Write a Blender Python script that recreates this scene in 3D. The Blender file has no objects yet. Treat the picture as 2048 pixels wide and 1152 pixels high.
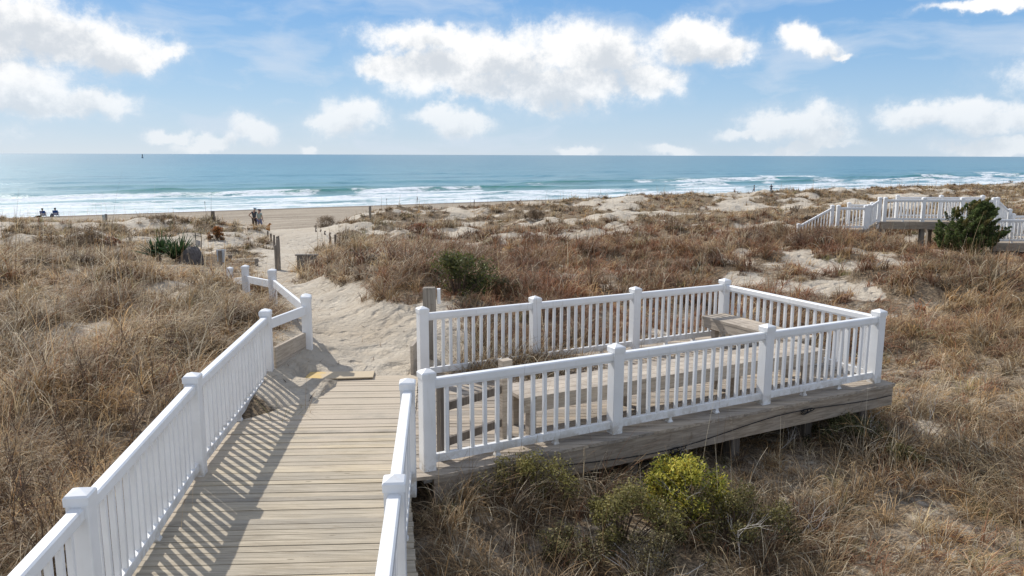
import bpy, math, random
import numpy as np
from mathutils import Vector
random.seed(7); RNG=np.random.default_rng(11)
SC=bpy.context.scene
COL=bpy.data.collections.new('beach'); SC.collection.children.link(COL)

# ------------------------------------------------------------------ camera
F=1556.0; PITCH=.1693; ROLL=.0034; CH=3.0923
cp,sp=math.cos(PITCH),math.sin(PITCH); cr,sr=math.cos(ROLL),math.sin(ROLL)
R0=np.array([1.,0,0]); F0=np.array([0,cp,-sp]); D0=np.array([0,-sp,-cp])
R1=cr*R0-sr*D0; D1=sr*R0+cr*D0; CAM=np.array([0,0,CH])
cam=bpy.data.cameras.new('camera'); co=bpy.data.objects.new('camera',cam); COL.objects.link(co)
cam.sensor_width=36; cam.lens=36*F/2048; cam.clip_start=.1; cam.clip_end=90000
from mathutils import Matrix
co.matrix_world=Matrix(((R1[0],-D1[0],-F0[0],0),(R1[1],-D1[1],-F0[1],0),(R1[2],-D1[2],-F0[2],CH),(0,0,0,1)))
SC.camera=co
SC.render.engine='CYCLES'
SC.view_settings.view_transform='Standard'; SC.view_settings.look='None'; SC.view_settings.exposure=0
SC.cycles.max_bounces=6; SC.cycles.transparent_max_bounces=4; SC.cycles.use_denoising=True

def ray(px,py): return (px-1024)/F*R1+(py-576)/F*D1+F0
def at(px,py,Y):            # a point seen in direction (px,py) at world depth Y
    d=ray(px,py); return CAM+d*(Y/d[1])
def onz(px,py,z):
    d=ray(px,py); return CAM+d*((z-CH)/d[2])

# ------------------------------------------------------------------ noise
def _h(i,j,s):
    n=(i.astype(np.int64)*374761393+j.astype(np.int64)*668265263+s*1442695041)&0xffffffff
    n=((n^(n>>13))*1274126177)&0xffffffff
    return ((n^(n>>16))&0xffff)/65535.0
def vnoise(x,y,s=0):
    x=np.asarray(x,float);y=np.asarray(y,float)
    i=np.floor(x);j=np.floor(y);fx=x-i;fy=y-j;fx=fx*fx*(3-2*fx);fy=fy*fy*(3-2*fy)
    return (_h(i,j,s)*(1-fx)+_h(i+1,j,s)*fx)*(1-fy)+(_h(i,j+1,s)*(1-fx)+_h(i+1,j+1,s)*fx)*fy
def fbm(x,y,s=0,o=4):
    r=0;a=.5;t=0
    for k in range(o):
        r=r+a*vnoise(x*2**k+k*17.3,y*2**k-k*9.1,s+k);t+=a;a*=.5
    return r/t
def sst(a,b,x):
    t=np.clip((x-a)/(b-a),0,1); return t*t*(3-2*t)

def mound(x,y,c=1.7,seed=200,keep=.8):
    i0=np.floor(x/c);j0=np.floor(y/c);m=np.zeros(np.shape(x))
    for di in (-1,0,1):
        for dj in (-1,0,1):
            i=i0+di;j=j0+dj; px=(i+.15+.7*_h(i,j,seed))*c; py=(j+.15+.7*_h(i,j,seed+1))*c; r=c*(.38+.42*_h(i,j,seed+2)); on=_h(i,j,seed+3)<keep
            d2=((x-px)**2+(y-py)**2*1.5)/r**2; m=np.maximum(m,np.where(on,np.clip(1-d2,0,1)*(.6+.4*_h(i,j,seed+4)),0))
    return m
# ------------------------------------------------------------------ terrain
CO=np.array([-66.,100.]); CD=np.array([.842,.540]); CN=np.array([-.540,.842]); SEA=-5.0
def coast(x,y): return (x-CO[0])*CD[0]+(y-CO[1])*CD[1],(x-CO[0])*CN[0]+(y-CO[1])*CN[1]
PT=np.array([-4000,-400,-160,-120,-105,-95,-82,-72,-63,-59,-55,-50,-10,0,12,40,60000.])
PZ=np.array([-1.,-.8,-.6,-.4,-.5,-1.1,-2.0,-1.85,-1.36,-1.46,-2.9,-3.5,-4.7,-5.05,-5.7,-7,-9.])
CTL=[(-2,2,-1.),(-2,5,-.8),(-2,8,-.35),(-.4,7.2,-.3),(1.3,8,-.58),(3.2,9.2,-.70),(5.4,10.2,-.72),(.5,6,-.62),(3,6.5,-.72),(6,8,-.75),(-.4,5,-.75),(1,7.2,-.48),(3,8.2,-.68),
(-.4,3,-1.0),(4,3,-1.0),(8,5,-1.0),(8,9,-.72),(8,12,-.5),(6,14,-.5),(4,15,-.5),(2,14,-.35),(.5,12.8,-.15),(-.5,11.8,.0),(-1.2,12.6,.32),(-1.5,14.2,.58),(-2.2,16,.70),(-3,18,.62),(-3.7,20.5,.32),
(.5,15,.05),(-.5,18,.1),(1,20,-.25),(3.5,19,-.45),(-2.4,11,.02),(-3.,13,-.02),(-3.8,15.5,-.12),(-4.9,18,-.28),(-6.3,21,-.5),(-8.,26,-.95),(-10.6,40,-1.85),(-13.2,50,-2.15),(-17,62,-2.9),
(-3.6,11.3,.33),(-4.4,12.4,.3),(-4.0,9.5,.15),(-4.1,7,-.35),(-3.8,4.5,-.85),(-6,6,-.65),(-8,8,-.45),(-7,11,-.1),(-5.8,13.5,.15),(-6.6,16,.2),(-8.5,20,.1),(-12,18,-.1),(-14,12,-.4),(-10,14,-.2),
(-20,25,-.35),(-10.5,24,-.25),(-16,22,-.1),(4,24,-.43),(11.7,19.5,-.1),(8,19.5,-.05),(6.2,17,-.35),(9,24,.0),(10,15,-.4),(13.5,16,-.5),(16,21,-.4),(20,25,-.6),(-8,2,-1),(10,1,-1.3)]
for px,py,Y in [(340,522,27),(440,545,26),(395,500,36),(434,482,40),(480,500,36),(380,430,52),(210,450,52),(300,455,47),(425,446,53),(100,445,60),(0,440,66),(1000,470,45),(1000,520,30),(800,520,27),(700,512,26),(800,480,38),(700,440,50),(640,465,44),(672,490,37),(800,430,58),(1300,480,36),(1300,440,52),(1500,440,50),(1500,415,70),(1900,400,80),(1700,440,52),(1680,461,32.5),(1780,482,32),(1850,510,32),(1790,492,33),(1920,516,32),(1950,516,30),(2040,512,31),(1850,500,35),(1990,505,34),(1850,497,30),(535,465,55),(511,462,59),(519,464,58),(1600,480,30),(1560,500,26),(1650,475,29),(1750,478,29),(2040,420,60),(1150,500,33),(1400,500,31),(0,480,38),(150,490,34),(560,500,40),(530,470,48),(500,462,56)]:
    p=at(px,py,Y); CTL.append(tuple(p))
for px,Y in [(0,95),(600,95),(1024,110),(1500,150),(2048,220),(2048,160),(1500,110),(1024,90),(700,72),(0,80)]:
    p=at(px,400,Y); s,t=coast(p[0],p[1]); CTL.append((p[0],p[1],float(np.interp(t,PT,PZ))))
for x,y in [(-60,5),(60,5),(-60,40),(80,40),(120,80),(0,-20),(160,140),(-100,60)]:
    s,t=coast(x,y); CTL.append((x,y,float(np.interp(t,PT,PZ))))
CTL=np.array(CTL)
def wrp(x,y):
    yy=np.maximum(y,-5)+8; return x/yy,np.log(yy)
_cu,_cv=wrp(CTL[:,0],CTL[:,1]); _cs,_ct=coast(CTL[:,0],CTL[:,1]); _cr=CTL[:,2]-np.interp(_ct,PT,PZ)
PATH=np.array([(-1.9,10.3),(-2.3,11.5),(-3.,13),(-3.8,15.5),(-4.9,18),(-6.3,21),(-8.,26),(-9.6,33),(-10.9,40),(-13.4,50),(-17,62),(-24,80)])
def dpath(x,y):
    d=np.full(np.shape(x),1e9)
    for a,b in zip(PATH[:-1],PATH[1:]):
        ab=b-a; t=np.clip(((x-a[0])*ab[0]+(y-a[1])*ab[1])/(ab@ab),0,1)
        d=np.minimum(d,np.hypot(x-a[0]-ab[0]*t,y-a[1]-ab[1]*t))
    return d
def pathw(y): return np.interp(y,[9,11,13,15.5,18,22,30,40,60],[1.4,1.05,.95,.62,.45,.36,.6,1.35,3.0])
# decks (plan)
EV=np.array([math.cos(.4862),math.sin(.4862)]); NV=np.array([-EV[1],EV[0]]); P1=np.array([-.834,7.359])
def dk(s,t): return P1+EV*s+NV*t
DECK=[dk(-.02,-.2),dk(6.84,-.2),dk(6.84,3.2),dk(1.3,3.2),np.array([-1.34,10.9]),np.array([-.985,7.12])]
WALK=[np.array(p) for p in [(-3.0,1.5),(-.12,1.5),(-.70,5.35),(-.99,7.12),(-1.345,10.9),(-2.4,10.8),(-3.42,10.55),(-3.14,7.2),(-2.76,4.5)]]
def inpoly(x,y,P,m=0.):
    n=len(P); ok=np.ones(np.shape(x),bool)
    for i in range(n):
        a=P[i];b=P[(i+1)%n];e=b-a;L=math.hypot(*e)
        ok&=((x-a[0])*(-e[1])+(y-a[1])*e[0])/L>-m
    return ok
def ground_z(x,y,detail=True):
    x=np.asarray(x,float);y=np.asarray(y,float)
    sh=x.shape; xf=x.ravel(); yf=y.ravel(); out=np.empty(xf.size)
    for k in range(0,xf.size,60000):
        X=xf[k:k+60000];Y=yf[k:k+60000]
        s,t=coast(X,Y); z=np.interp(t,PT,PZ)
        z=z-.12*sst(28,8,s)*np.exp(-((t+61)/5)**2)
        u,v=wrp(X,Y); W=0;N=0
        for a,b,r in zip(_cu,_cv,_cr):
            w=1/(((u-a)**2+(v-b)**2+.0009)**1.7); W=W+w; N=N+w*r
        z=z+N/W*sst(-30,-50,t)
        if detail:
            dp=dpath(X,Y); far=sst(25,45,Y)
            near_deck=np.minimum(1,np.clip((Y-11.2)/1.5,0,1)+np.clip((np.abs(X-1.5)-5.5)/1.5,0,1))
            calm=sst(0,1.6,dp-pathw(Y)*.8)*sst(3.,7.,np.hypot(X+18.8,Y-57.5))
            z=z+calm*((fbm(X/3.1,Y/3.1,3,3)-.5)*.5*near_deck+(fbm(X/.8,Y/.8,5,3)-.5)*.12)*sst(-50,-58,t)
            qt=1-np.exp(-(((X+9.5)/3.5)**2+((Y-24)/6.)**2)**2)*.9; calm=calm*qt*(1-.9*sst(6.,3.5,np.abs(Y-31))*sst(13.2,14.5,X)*sst(24,22,X))
            z=z+calm*near_deck*mound(X,Y)*.26*sst(-56,-62,t)*np.where(Y<9,.6,1)+calm*sst(18,30,Y)*mound(X,Y,3.6,230,.75)*.22*sst(-56,-62,t)
            fd=sst(-54,-60,t)*sst(-106,-84,t)*calm
            z=z+fd*((fbm(s/8,t/6,8,4)-.5)*.95*(.45+.55*sst(-64,-72,t))+(fbm(s/3,t/2.4,9,3)-.5)*.55)
            bkm=np.exp(-(((X+1.7)/1.3)**2+((Y-13)/2.4)**2)); z=z+bkm*((fbm(X/.42,Y/.42,18,3)-.5)*.30+(fbm(X/.14,Y/.14,19,2)-.5)*.06)
            z=z+(fbm(X/.35,Y/.35,12,2)-.5)*.04*sst(40,20,Y)
            z=z+(fbm(s/14,t/3,15,3)-.5)*.25*sst(-58,-52,t)*sst(-3,-14,t)
        for P in (WALK,DECK):
            m=inpoly(X,Y,P,.12)
            if P is WALK: lim=np.where(Y>9.9,-.06+.085*sst(10.2,10.9,Y+.30*(fbm(X/.5,Y/.5,4,2)-.5)),-.12)
            else: lim=np.full(X.shape,-.12)
            z=np.where(m,np.minimum(z,lim),z)
        z=np.where((X>-3.0)&(X<-1.8)&(Y>10.28)&(Y<10.80),np.minimum(z,.012),z)
        out[k:k+60000]=z
    return out.reshape(sh)
def gz(x,y): return float(ground_z(np.array([x]),np.array([y]))[0])
def hit(px,py,y0=3.,y1=140.):   # where the ground is seen in that direction
    d=ray(px,py); Y=np.exp(np.linspace(math.log(y0),math.log(y1),1200)); P=CAM[None]+d[None]*(Y/d[1])[:,None]
    g=ground_z(P[:,0],P[:,1]); b=np.nonzero(P[:,2]<g)[0]; i=b[0] if len(b) else len(Y)-1
    return np.array([P[i,0],P[i,1],g[i]])

# ------------------------------------------------------------------ nodes
class NT:
    def __init__(s,tree): s.t=tree; s.n=tree.nodes; s.l=tree.links
    def new(s,k,**kw):
        n=s.n.new(k)
        for a,b in kw.items(): setattr(n,a,b)
        return n
    def link(s,a,b): s.l.new(a,b)
    def put(s,sock,v):
        if isinstance(v,bpy.types.NodeSocket): s.l.new(v,sock)
        elif v is not None: sock.default_value=v
    def m(s,op,a,b=None,c=None,clamp=False):
        n=s.new('ShaderNodeMath',operation=op,use_clamp=clamp); s.put(n.inputs[0],a); s.put(n.inputs[1],b)
        if c is not None: s.put(n.inputs[2],c)
        return n.outputs[0]
    def vm(s,op,a,b=None,out=0):
        n=s.new('ShaderNodeVectorMath',operation=op); s.put(n.inputs[0],a)
        if b is not None: s.put(n.inputs[3 if op=='SCALE' else 1],b)
        return n.outputs[out]
    def noise(s,vec,scale,detail=4,rough=.55,dist=0,col=False):
        n=s.new('ShaderNodeTexNoise'); s.put(n.inputs['Vector'],vec); s.put(n.inputs['Scale'],scale)
        n.inputs['Detail'].default_value=detail; n.inputs['Roughness'].default_value=rough; n.inputs['Distortion'].default_value=dist
        return n.outputs[1 if col else 0]
    def mix(s,f,a,b,mode='MIX'):
        n=s.new('ShaderNodeMix',data_type='RGBA',blend_type=mode); s.put(n.inputs[0],f); s.put(n.inputs[6],a); s.put(n.inputs[7],b); return n.outputs[2]
    def mr(s,v,a,b,c=0.,d=1.,smooth=True):
        n=s.new('ShaderNodeMapRange'); n.interpolation_type='SMOOTHSTEP' if smooth else 'LINEAR'
        s.put(n.inputs[0],v); s.put(n.inputs[1],a); s.put(n.inputs[2],b); s.put(n.inputs[3],c); s.put(n.inputs[4],d); return n.outputs[0]
    def ramp(s,v,stops):
        n=s.new('ShaderNodeValToRGB'); e=n.color_ramp.elements
        while len(e)<len(stops): e.new(.5)
        for q,(p,c) in zip(e,stops): q.position=p; q.color=(*c,1) if len(c)==3 else c
        s.put(n.inputs[0],v); return n.outputs[0]
    def bump(s,h,strength=.5,dist=.02,normal=None):
        n=s.new('ShaderNodeBump'); s.put(n.inputs['Height'],h); n.inputs['Strength'].default_value=strength; n.inputs['Distance'].default_value=dist
        if normal: s.link(normal,n.inputs['Normal'])
        return n.outputs[0]
def mat(name):
    m=bpy.data.materials.new(name); m.use_nodes=True; t=NT(m.node_tree); b=t.n['Principled BSDF']; b.inputs['Roughness'].default_value=.85
    b.inputs['Specular IOR Level'].default_value=.25
    return m,t,b
def pos(t): return t.new('ShaderNodeNewGeometry').outputs['Position']
def scl(t,v,k): return t.vm('MULTIPLY',v,k)
def plain(name,c,rough=.8,var=.25,scale=8,spec=.25):
    m,t,b=mat(name); n=t.noise(pos(t),scale,5)
    t.put(b.inputs['Base Color'],t.mix(t.mr(n,.3,.7),tuple(x*(1-var) for x in c)+(1,),tuple(min(1,x*(1+var)) for x in c)+(1,)))
    b.inputs['Roughness'].default_value=rough; b.inputs['Specular IOR Level'].default_value=spec
    return m
M={}
def vinyl():
    m,t,b=mat('white_vinyl'); p=pos(t)
    n=t.noise(p,3.5,6); g=t.noise(scl(t,p,(9,9,1.2)),1.5,5)
    c=t.mix(t.mr(n,.35,.75),(.80,.80,.79,1),(.74,.735,.72,1))
    c=t.mix(t.m('MULTIPLY',t.mr(g,.58,.8),.35),c,(.50,.47,.40,1))
    sz=t.new('ShaderNodeSeparateXYZ'); t.put(sz.inputs[0],p)
    gr=t.m('MULTIPLY',t.mr(sz.outputs[2],.02,.20,.75,0),t.mr(t.noise(p,7,6,.7),.40,.62)); c=t.mix(gr,c,(.42,.37,.29,1))
    at_=t.new('ShaderNodeAttribute',attribute_name='tint').outputs['Fac']
    c=t.mix(t.m('MULTIPLY',at_,t.mr(t.noise(p,22,5),.42,.62)),c,(.16,.14,.11,1))
    t.put(b.inputs['Base Color'],c); b.inputs['Roughness'].default_value=.42; b.inputs['Specular IOR Level'].default_value=.4
    t.put(b.inputs['Normal'],t.bump(t.noise(p,60,3),.15,.002))
    return m
M['vinyl']=vinyl()
def wood(name,base,dark,ax='x',sandy=0.,tintamt=1.):
    m,t,b=mat(name); p=pos(t)
    k={'x':(1.2,22,22),'z':(22,22,1.2),'e':(2.2,2.2,26)}[ax]
    g=t.noise(scl(t,p,k),1.6,6,.65,.6); g2=t.noise(scl(t,p,tuple(q*3 for q in k)),2,4,.6); big=t.noise(p,.9,4)
    c=t.mix(t.mr(g,.32,.68),(*dark,1),(*base,1))
    c=t.mix(t.mr(big,.35,.7,0,.45),c,(base[0]*.72,base[1]*.76,base[2]*.85,1))
    tv=t.new('ShaderNodeAttribute',attribute_name='tint').outputs['Fac']
    hs=t.new('ShaderNodeHueSaturation'); t.put(hs.inputs['Value'],t.mr(tv,0,1,1-.27*tintamt,1+.16*tintamt,False)); t.put(hs.inputs['Saturation'],t.mr(tv,0,1,.8,1.1,False)); t.put(hs.inputs['Color'],c); c=hs.outputs[0]
    # knots and stains
    c=t.mix(t.mr(t.noise(scl(t,p,(2.2,14,14)) if ax=='x' else scl(t,p,(5,5,5)),1.3,7,.75,.8),.56,.68,0,.5),c,(dark[0]*.62,dark[1]*.55,dark[2]*.48,1))
    vo=t.new('ShaderNodeTexVoronoi'); t.put(vo.inputs['Vector'],scl(t,p,(1.6,7,7) if ax=='x' else (3,3,3))); vo.inputs['Scale'].default_value=1.1
    c=t.mix(t.mr(vo.outputs['Distance'],.03,.075,.75,0),c,(dark[0]*.35,dark[1]*.33,dark[2]*.3,1))
    if sandy:
        sx=t.new('ShaderNodeSeparateXYZ'); t.put(sx.inputs[0],p)
        f=t.m('ADD',t.mr(sx.outputs[1],4.0,10.0,-.42,.78,False),t.m('MULTIPLY',t.m('SUBTRACT',t.noise(p,1.3,6,.65),.5),1.9))
        left=t.m('ADD',sx.outputs[0],t.m('MULTIPLY',sx.outputs[1],.11))
        f=t.m('ADD',f,t.mr(left,-2.0,-2.45,0,.75))
        f=t.m('ADD',f,t.m('MULTIPLY',t.m('SUBTRACT',g,.5),-1.1))
        c=t.mix(t.mr(f,.2,.75,0,.88),c,t.mix(t.noise(p,45,3),(.45,.375,.285,1),(.56,.48,.375,1)))
    t.put(b.inputs['Base Color'],c)
    t.put(b.inputs['Normal'],t.bump(t.m('ADD',g,t.m('MULTIPLY',g2,.5)),.5,.006)); b.inputs['Roughness'].default_value=.9
    return m
M['plank']=wood('weathered_planks',(.55,.47,.345),(.33,.275,.195),'x',1)
M['plank2']=wood('weathered_deck_planks',(.50,.42,.325),(.28,.23,.175),'x')
M['beam']=wood('grey_beam',(.44,.36,.27),(.24,.19,.135),'e',0,.6)
M['bench']=wood('bench_wood',(.55,.47,.37),(.34,.28,.215),'e',0,.8)
M['postwood']=wood('post_wood',(.33,.29,.24),(.16,.135,.105),'z',0,.5)
M['darkwood']=wood('dark_wood',(.20,.165,.13),(.09,.07,.055),'z',0,.5)
M['joist']=wood('joist_wood',(.24,.20,.16),(.12,.1,.08),'z',0,.5)

def sandmat():
    m,t,b=mat('dune_sand'); p=pos(t)
    d=t.vm('DOT_PRODUCT',t.vm('SUBTRACT',p,(CO[0],CO[1],0)),(CN[0],CN[1],0),1)
    s_=t.vm('DOT_PRODUCT',t.vm('SUBTRACT',p,(CO[0],CO[1],0)),(CD[0],CD[1],0),1)
    a=t.noise(p,.35,5); f=t.noise(p,60,3); md=t.noise(p,3.2,6,.6)
    c=t.mix(t.mr(a,.3,.7),(.50,.43,.335,1),(.60,.535,.435,1))
    c=t.mix(t.mr(md,.42,.7,0,.45),c,(.42,.345,.255,1))
    c=t.mix(t.mr(f,.55,.8,0,.3),c,(.33,.27,.2,1))
    # beach: tracked, darker and banded
    cb=t.new('ShaderNodeCombineXYZ'); t.put(cb.inputs[0],t.m('MULTIPLY',s_,.035)); t.put(cb.inputs[1],t.m('MULTIPLY',d,.55))
    bands=t.noise(cb.outputs[0],1.5,6,.65,.4)
    bc=t.mix(t.mr(bands,.42,.62),(.30,.25,.19,1),(.47,.40,.31,1))
    bc=t.mix(t.mr(bands,.60,.64,0,.8),bc,(.24,.195,.15,1))
    bc=t.mix(t.m('MULTIPLY',t.mr(t.noise(p,.8,6,.7),.55,.68),.5),bc,(.27,.22,.17,1))
    wn=t.m('ADD',d,t.m('MULTIPLY',t.m('SUBTRACT',t.noise(scl(t,p,(.05,.05,.05)),1,3),.5),10))
    bc=t.mix(t.mr(wn,-10,-3),bc,(.19,.16,.125,1))
    c=t.mix(t.mr(d,-57,-53),c,bc)
    lit=t.new('ShaderNodeAttribute',attribute_name='litter').outputs['Fac']
    lf=t.m('ADD',lit,t.m('MULTIPLY',t.m('SUBTRACT',t.noise(p,7,6,.7),.5),1.3))
    c=t.mix(t.mr(lf,.4,.9,0,.92),c,t.mix(t.mr(t.noise(p,26,5,.75),.38,.62),(.05,.035,.022,1),(.30,.215,.13,1)))
    t.put(b.inputs['Base Color'],c); b.inputs['Roughness'].default_value=.95; b.inputs['Specular IOR Level'].default_value=.1
    # footprints, ripples, clods
    vo=t.new('ShaderNodeTexVoronoi'); vo.feature='SMOOTH_F1'; t.put(vo.inputs['Vector'],t.vm('ADD',p,t.vm('SCALE',t.noise(p,2.5,3,.5,0,True),.35))); vo.inputs['Scale'].default_value=3.0
    hgt=t.m('ADD',t.mr(vo.outputs['Distance'],.0,.42),t.m('MULTIPLY',t.noise(p,9,6,.65),1.1))
    t.put(b.inputs['Normal'],t.bump(t.noise(p,40,3),.25,.01,t.bump(hgt,1.0,.09)))
    return m
M['sand']=sandmat()

def grassmat(name,trans=.25):
    m,t,b=mat(name); c=t.new('ShaderNodeAttribute',attribute_name='tone').outputs['Color']
    t.put(b.inputs['Base Color'],c); b.inputs['Roughness'].default_value=.6; b.inputs['Specular IOR Level'].default_value=.3
    tr=t.new('ShaderNodeBsdfTranslucent'); t.put(tr.inputs[0],c); mx=t.new('ShaderNodeMixShader'); mx.inputs[0].default_value=trans
    t.link(b.outputs[0],mx.inputs[1]); t.link(tr.outputs[0],mx.inputs[2]); t.link(mx.outputs[0],t.n['Material Output'].inputs[0])
    return m
M['grass']=grassmat('dry_grass',.38); M['leaf']=grassmat('leaves',.35)

# ------------------------------------------------------------------ mesh helpers
def mkmesh(name,v,f,mt=None,tint=None,smooth=False):
    me=bpy.data.meshes.new(name); me.from_pydata([tuple(map(float,p)) for p in v],[],f)
    if mt: me.materials.append(mt)
    if tint is not None:
        a=me.attributes.new('tint','FLOAT','POINT'); a.data.foreach_set('value',np.array(tint,float))
    if smooth: me.polygons.foreach_set('use_smooth',[True]*len(me.polygons))
    return me
def wloc(o):
    l=Vector(o.location)
    while o.parent: o=o.parent; l+=Vector(o.location)
    return l
def place(o,loc=(0,0,0),parent=None):
    loc=Vector(loc)
    if parent: o.parent=parent; loc=loc-wloc(parent)
    o.location=loc; return o
def obj(name,me,parent=None,loc=(0,0,0),rz=0):
    o=bpy.data.objects.new(name,me); COL.objects.link(o); place(o,loc,parent)
    if rz: o.rotation_euler=(0,0,rz)
    return o
def tag(o,label,cat,group=None,kind=None):
    if label: o['label']=label
    if cat: o['category']=cat
    if group: o['group']=group
    if kind: o['kind']=kind
    return o
def thing(name,label,cat,loc=(0,0,0),group=None):
    o=bpy.data.objects.new(name,None); COL.objects.link(o); o.location=loc; o.empty_display_size=.2
    return tag(o,label,cat,group)
class MB:
    def __init__(s): s.v=[];s.f=[];s.t=[]
    def add(s,v,f,t=.5):
        n=len(s.v); s.v+= [tuple(map(float,p)) for p in v]; s.f+=[tuple(i+n for i in q) for q in f]; s.t+= [t]*len(v) if np.isscalar(t) else list(t)
        return s
    def box(s,c,d,rz=0,t=.5,ch=0.):
        hx,hy,hz=d[0]/2,d[1]/2,d[2]/2
        if ch: pr=[(hx-ch,-hy),(hx,-hy+ch),(hx,hy-ch),(hx-ch,hy),(-hx+ch,hy),(-hx,hy-ch),(-hx,-hy+ch),(-hx+ch,-hy)]
        else: pr=[(hx,-hy),(hx,hy),(-hx,hy),(-hx,-hy)]
        ca,sa=math.cos(rz),math.sin(rz); n=len(pr); v=[]
        for z in (-hz,hz):
            for x,y in pr: v.append((c[0]+x*ca-y*sa,c[1]+x*sa+y*ca,c[2]+z))
        f=[(i,(i+1)%n,n+(i+1)%n,n+i) for i in range(n)]+[tuple(range(n-1,-1,-1)),tuple(range(n,2*n))]
        return s.add(v,f,t)
    def beam(s,p,q,w,h,t=.5,ch=0.):          # p,q: centre of the top edge ends; upright section
        p=np.array(p,float);q=np.array(q,float);d=q-p;e=np.array([d[0],d[1],0]);e/=np.linalg.norm(e);n=np.array([-e[1],e[0],0])
        if ch: pr=[(-w/2,-h),(w/2,-h),(w/2,-ch),(w/2-ch,0),(-w/2+ch,0),(-w/2,-ch)]
        else: pr=[(-w/2,-h),(w/2,-h),(w/2,0),(-w/2,0)]
        k=len(pr); v=[tuple(o+n*a+np.array([0,0,b])) for o in (p,q) for a,b in pr]
        return s.add(v,[tuple(range(k)),tuple(range(2*k-1,k-1,-1))]+[(i,k+i,k+(i+1)%k,(i+1)%k) for i in range(k)],t)
    def tube(s,pts,r,n=6,t=.5):
        pts=[np.array(p,float) for p in pts]; rr=r if hasattr(r,'__len__') else [r]*len(pts); v=[];f=[]
        for i,p in enumerate(pts):
            d=pts[min(i+1,len(pts)-1)]-pts[max(i-1,0)]; d/=np.linalg.norm(d)+1e-9
            a=np.cross(d,[0,0,1.]); 
            if np.linalg.norm(a)<.1: a=np.cross(d,[1.,0,0])
            a/=np.linalg.norm(a); b=np.cross(d,a)
            for k in range(n):
                an=2*math.pi*k/n; v.append(p+rr[i]*(a*math.cos(an)+b*math.sin(an)))
        for i in range(len(pts)-1):
            for k in range(n): f.append((i*n+k,i*n+(k+1)%n,(i+1)*n+(k+1)%n,(i+1)*n+k))
        f.append(tuple(range(n-1,-1,-1))); f.append(tuple((len(pts)-1)*n+k for k in range(n)))
        return s.add(v,f,t)
    def prism(s,poly,z0,z1,t=.5):
        n=len(poly); v=[(p[0],p[1],z0) for p in poly]+[(p[0],p[1],z1) for p in poly]
        return s.add(v,[tuple(range(n-1,-1,-1)),tuple(range(n,2*n))]+[(i,(i+1)%n,n+(i+1)%n,n+i) for i in range(n)],t)
    def mesh(s,name,mt,smooth=False): return mkmesh(name,s.v,s.f,mt,s.t,smooth)
    def build(s,name,mt,parent=None,smooth=False):
        o=obj(name,s.mesh(name,mt,smooth)); 
        if parent:
            w=wloc(parent); me=o.data; me.transform(Matrix.Translation(-w)); o.parent=parent
        else:
            a=np.array(s.v); c=(a.min(0)+a.max(0))/2; c[2]=a[:,2].min(); o.data.transform(Matrix.Translation(-Vector(c))); o.location=c
        return o
def clip(poly,a,b,ax=1):
    def cut(P,val,sgn):
        out=[]
        for i in range(len(P)):
            p,q=P[i],P[(i+1)%len(P)]; dp=sgn*(p[ax]-val); dq=sgn*(q[ax]-val)
            if dp>=0: out.append(p)
            if dp*dq<0: out.append(p+(q-p)*(dp/(dp-dq)))
        return out
    P=cut([np.array(p,float) for p in poly],a,1)
    return cut(P,b,-1) if len(P)>2 else []
def skinmesh(name,nodes,edges,mt,lv=2):
    """nodes: list of (x,y,z,r); grows one continuous body"""
    me=bpy.data.meshes.new(name+'_s'); me.from_pydata([n[:3] for n in nodes],edges,[]); o=bpy.data.objects.new('tmp',me); COL.objects.link(o)
    o.modifiers.new('k','SKIN'); sub=o.modifiers.new('s','SUBSURF'); sub.levels=lv
    if not me.skin_vertices: 
        bpy.context.view_layer.objects.active=o
    for i,n in enumerate(nodes):
        r=n[3]; me.skin_vertices[0].data[i].radius=(r,r) if np.isscalar(r) else r
        me.skin_vertices[0].data[i].use_root=(i==0)
    dg=bpy.context.evaluated_depsgraph_get(); dg.update(); out=bpy.data.meshes.new_from_object(o.evaluated_get(dg)); out.name=name
    bpy.data.objects.remove(o); out.materials.clear(); out.materials.append(mt)
    out.polygons.foreach_set('use_smooth',[True]*len(out.polygons)); return out

# ------------------------------------------------------------------ ground
def build_ground():
    nv,nu=820,760
    v=np.linspace(math.log(3.0),math.log(700),nv); w=np.linspace(-1,1,nu); u=np.sign(w)*(np.abs(w)*.95+.35*np.abs(w)**4)
    V,U=np.meshgrid(v,u,indexing='ij'); Y=np.exp(V)-8; X=U*(Y+8)
    # a little skew so that the far right coast stays covered
    Z=ground_z(X,Y)
    me=bpy.data.meshes.new('ground'); n=nv*nu
    me.vertices.add(n); me.vertices.foreach_set('co',np.stack([X,Y,Z],-1).ravel())
    i=np.arange((nv-1)*(nu-1)); r=i//(nu-1); c=i%(nu-1); a=r*nu+c
    q=np.stack([a,a+1,a+nu+1,a+nu],-1)
    me.loops.add(q.size); me.loops.foreach_set('vertex_index',q.ravel()); me.polygons.add(len(q)); me.polygons.foreach_set('loop_start',np.arange(len(q))*4)
    me.update(); me.polygons.foreach_set('use_smooth',np.ones(len(q),bool))
    at_=me.attributes.new('litter','FLOAT','POINT'); at_.data.foreach_set('value',veg(X.ravel(),Y.ravel()))
    me.materials.append(M['sand']); o=obj('ground',me); tag(o,'pale sand dunes and beach with a trodden sandy path','ground',kind='structure')

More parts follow.
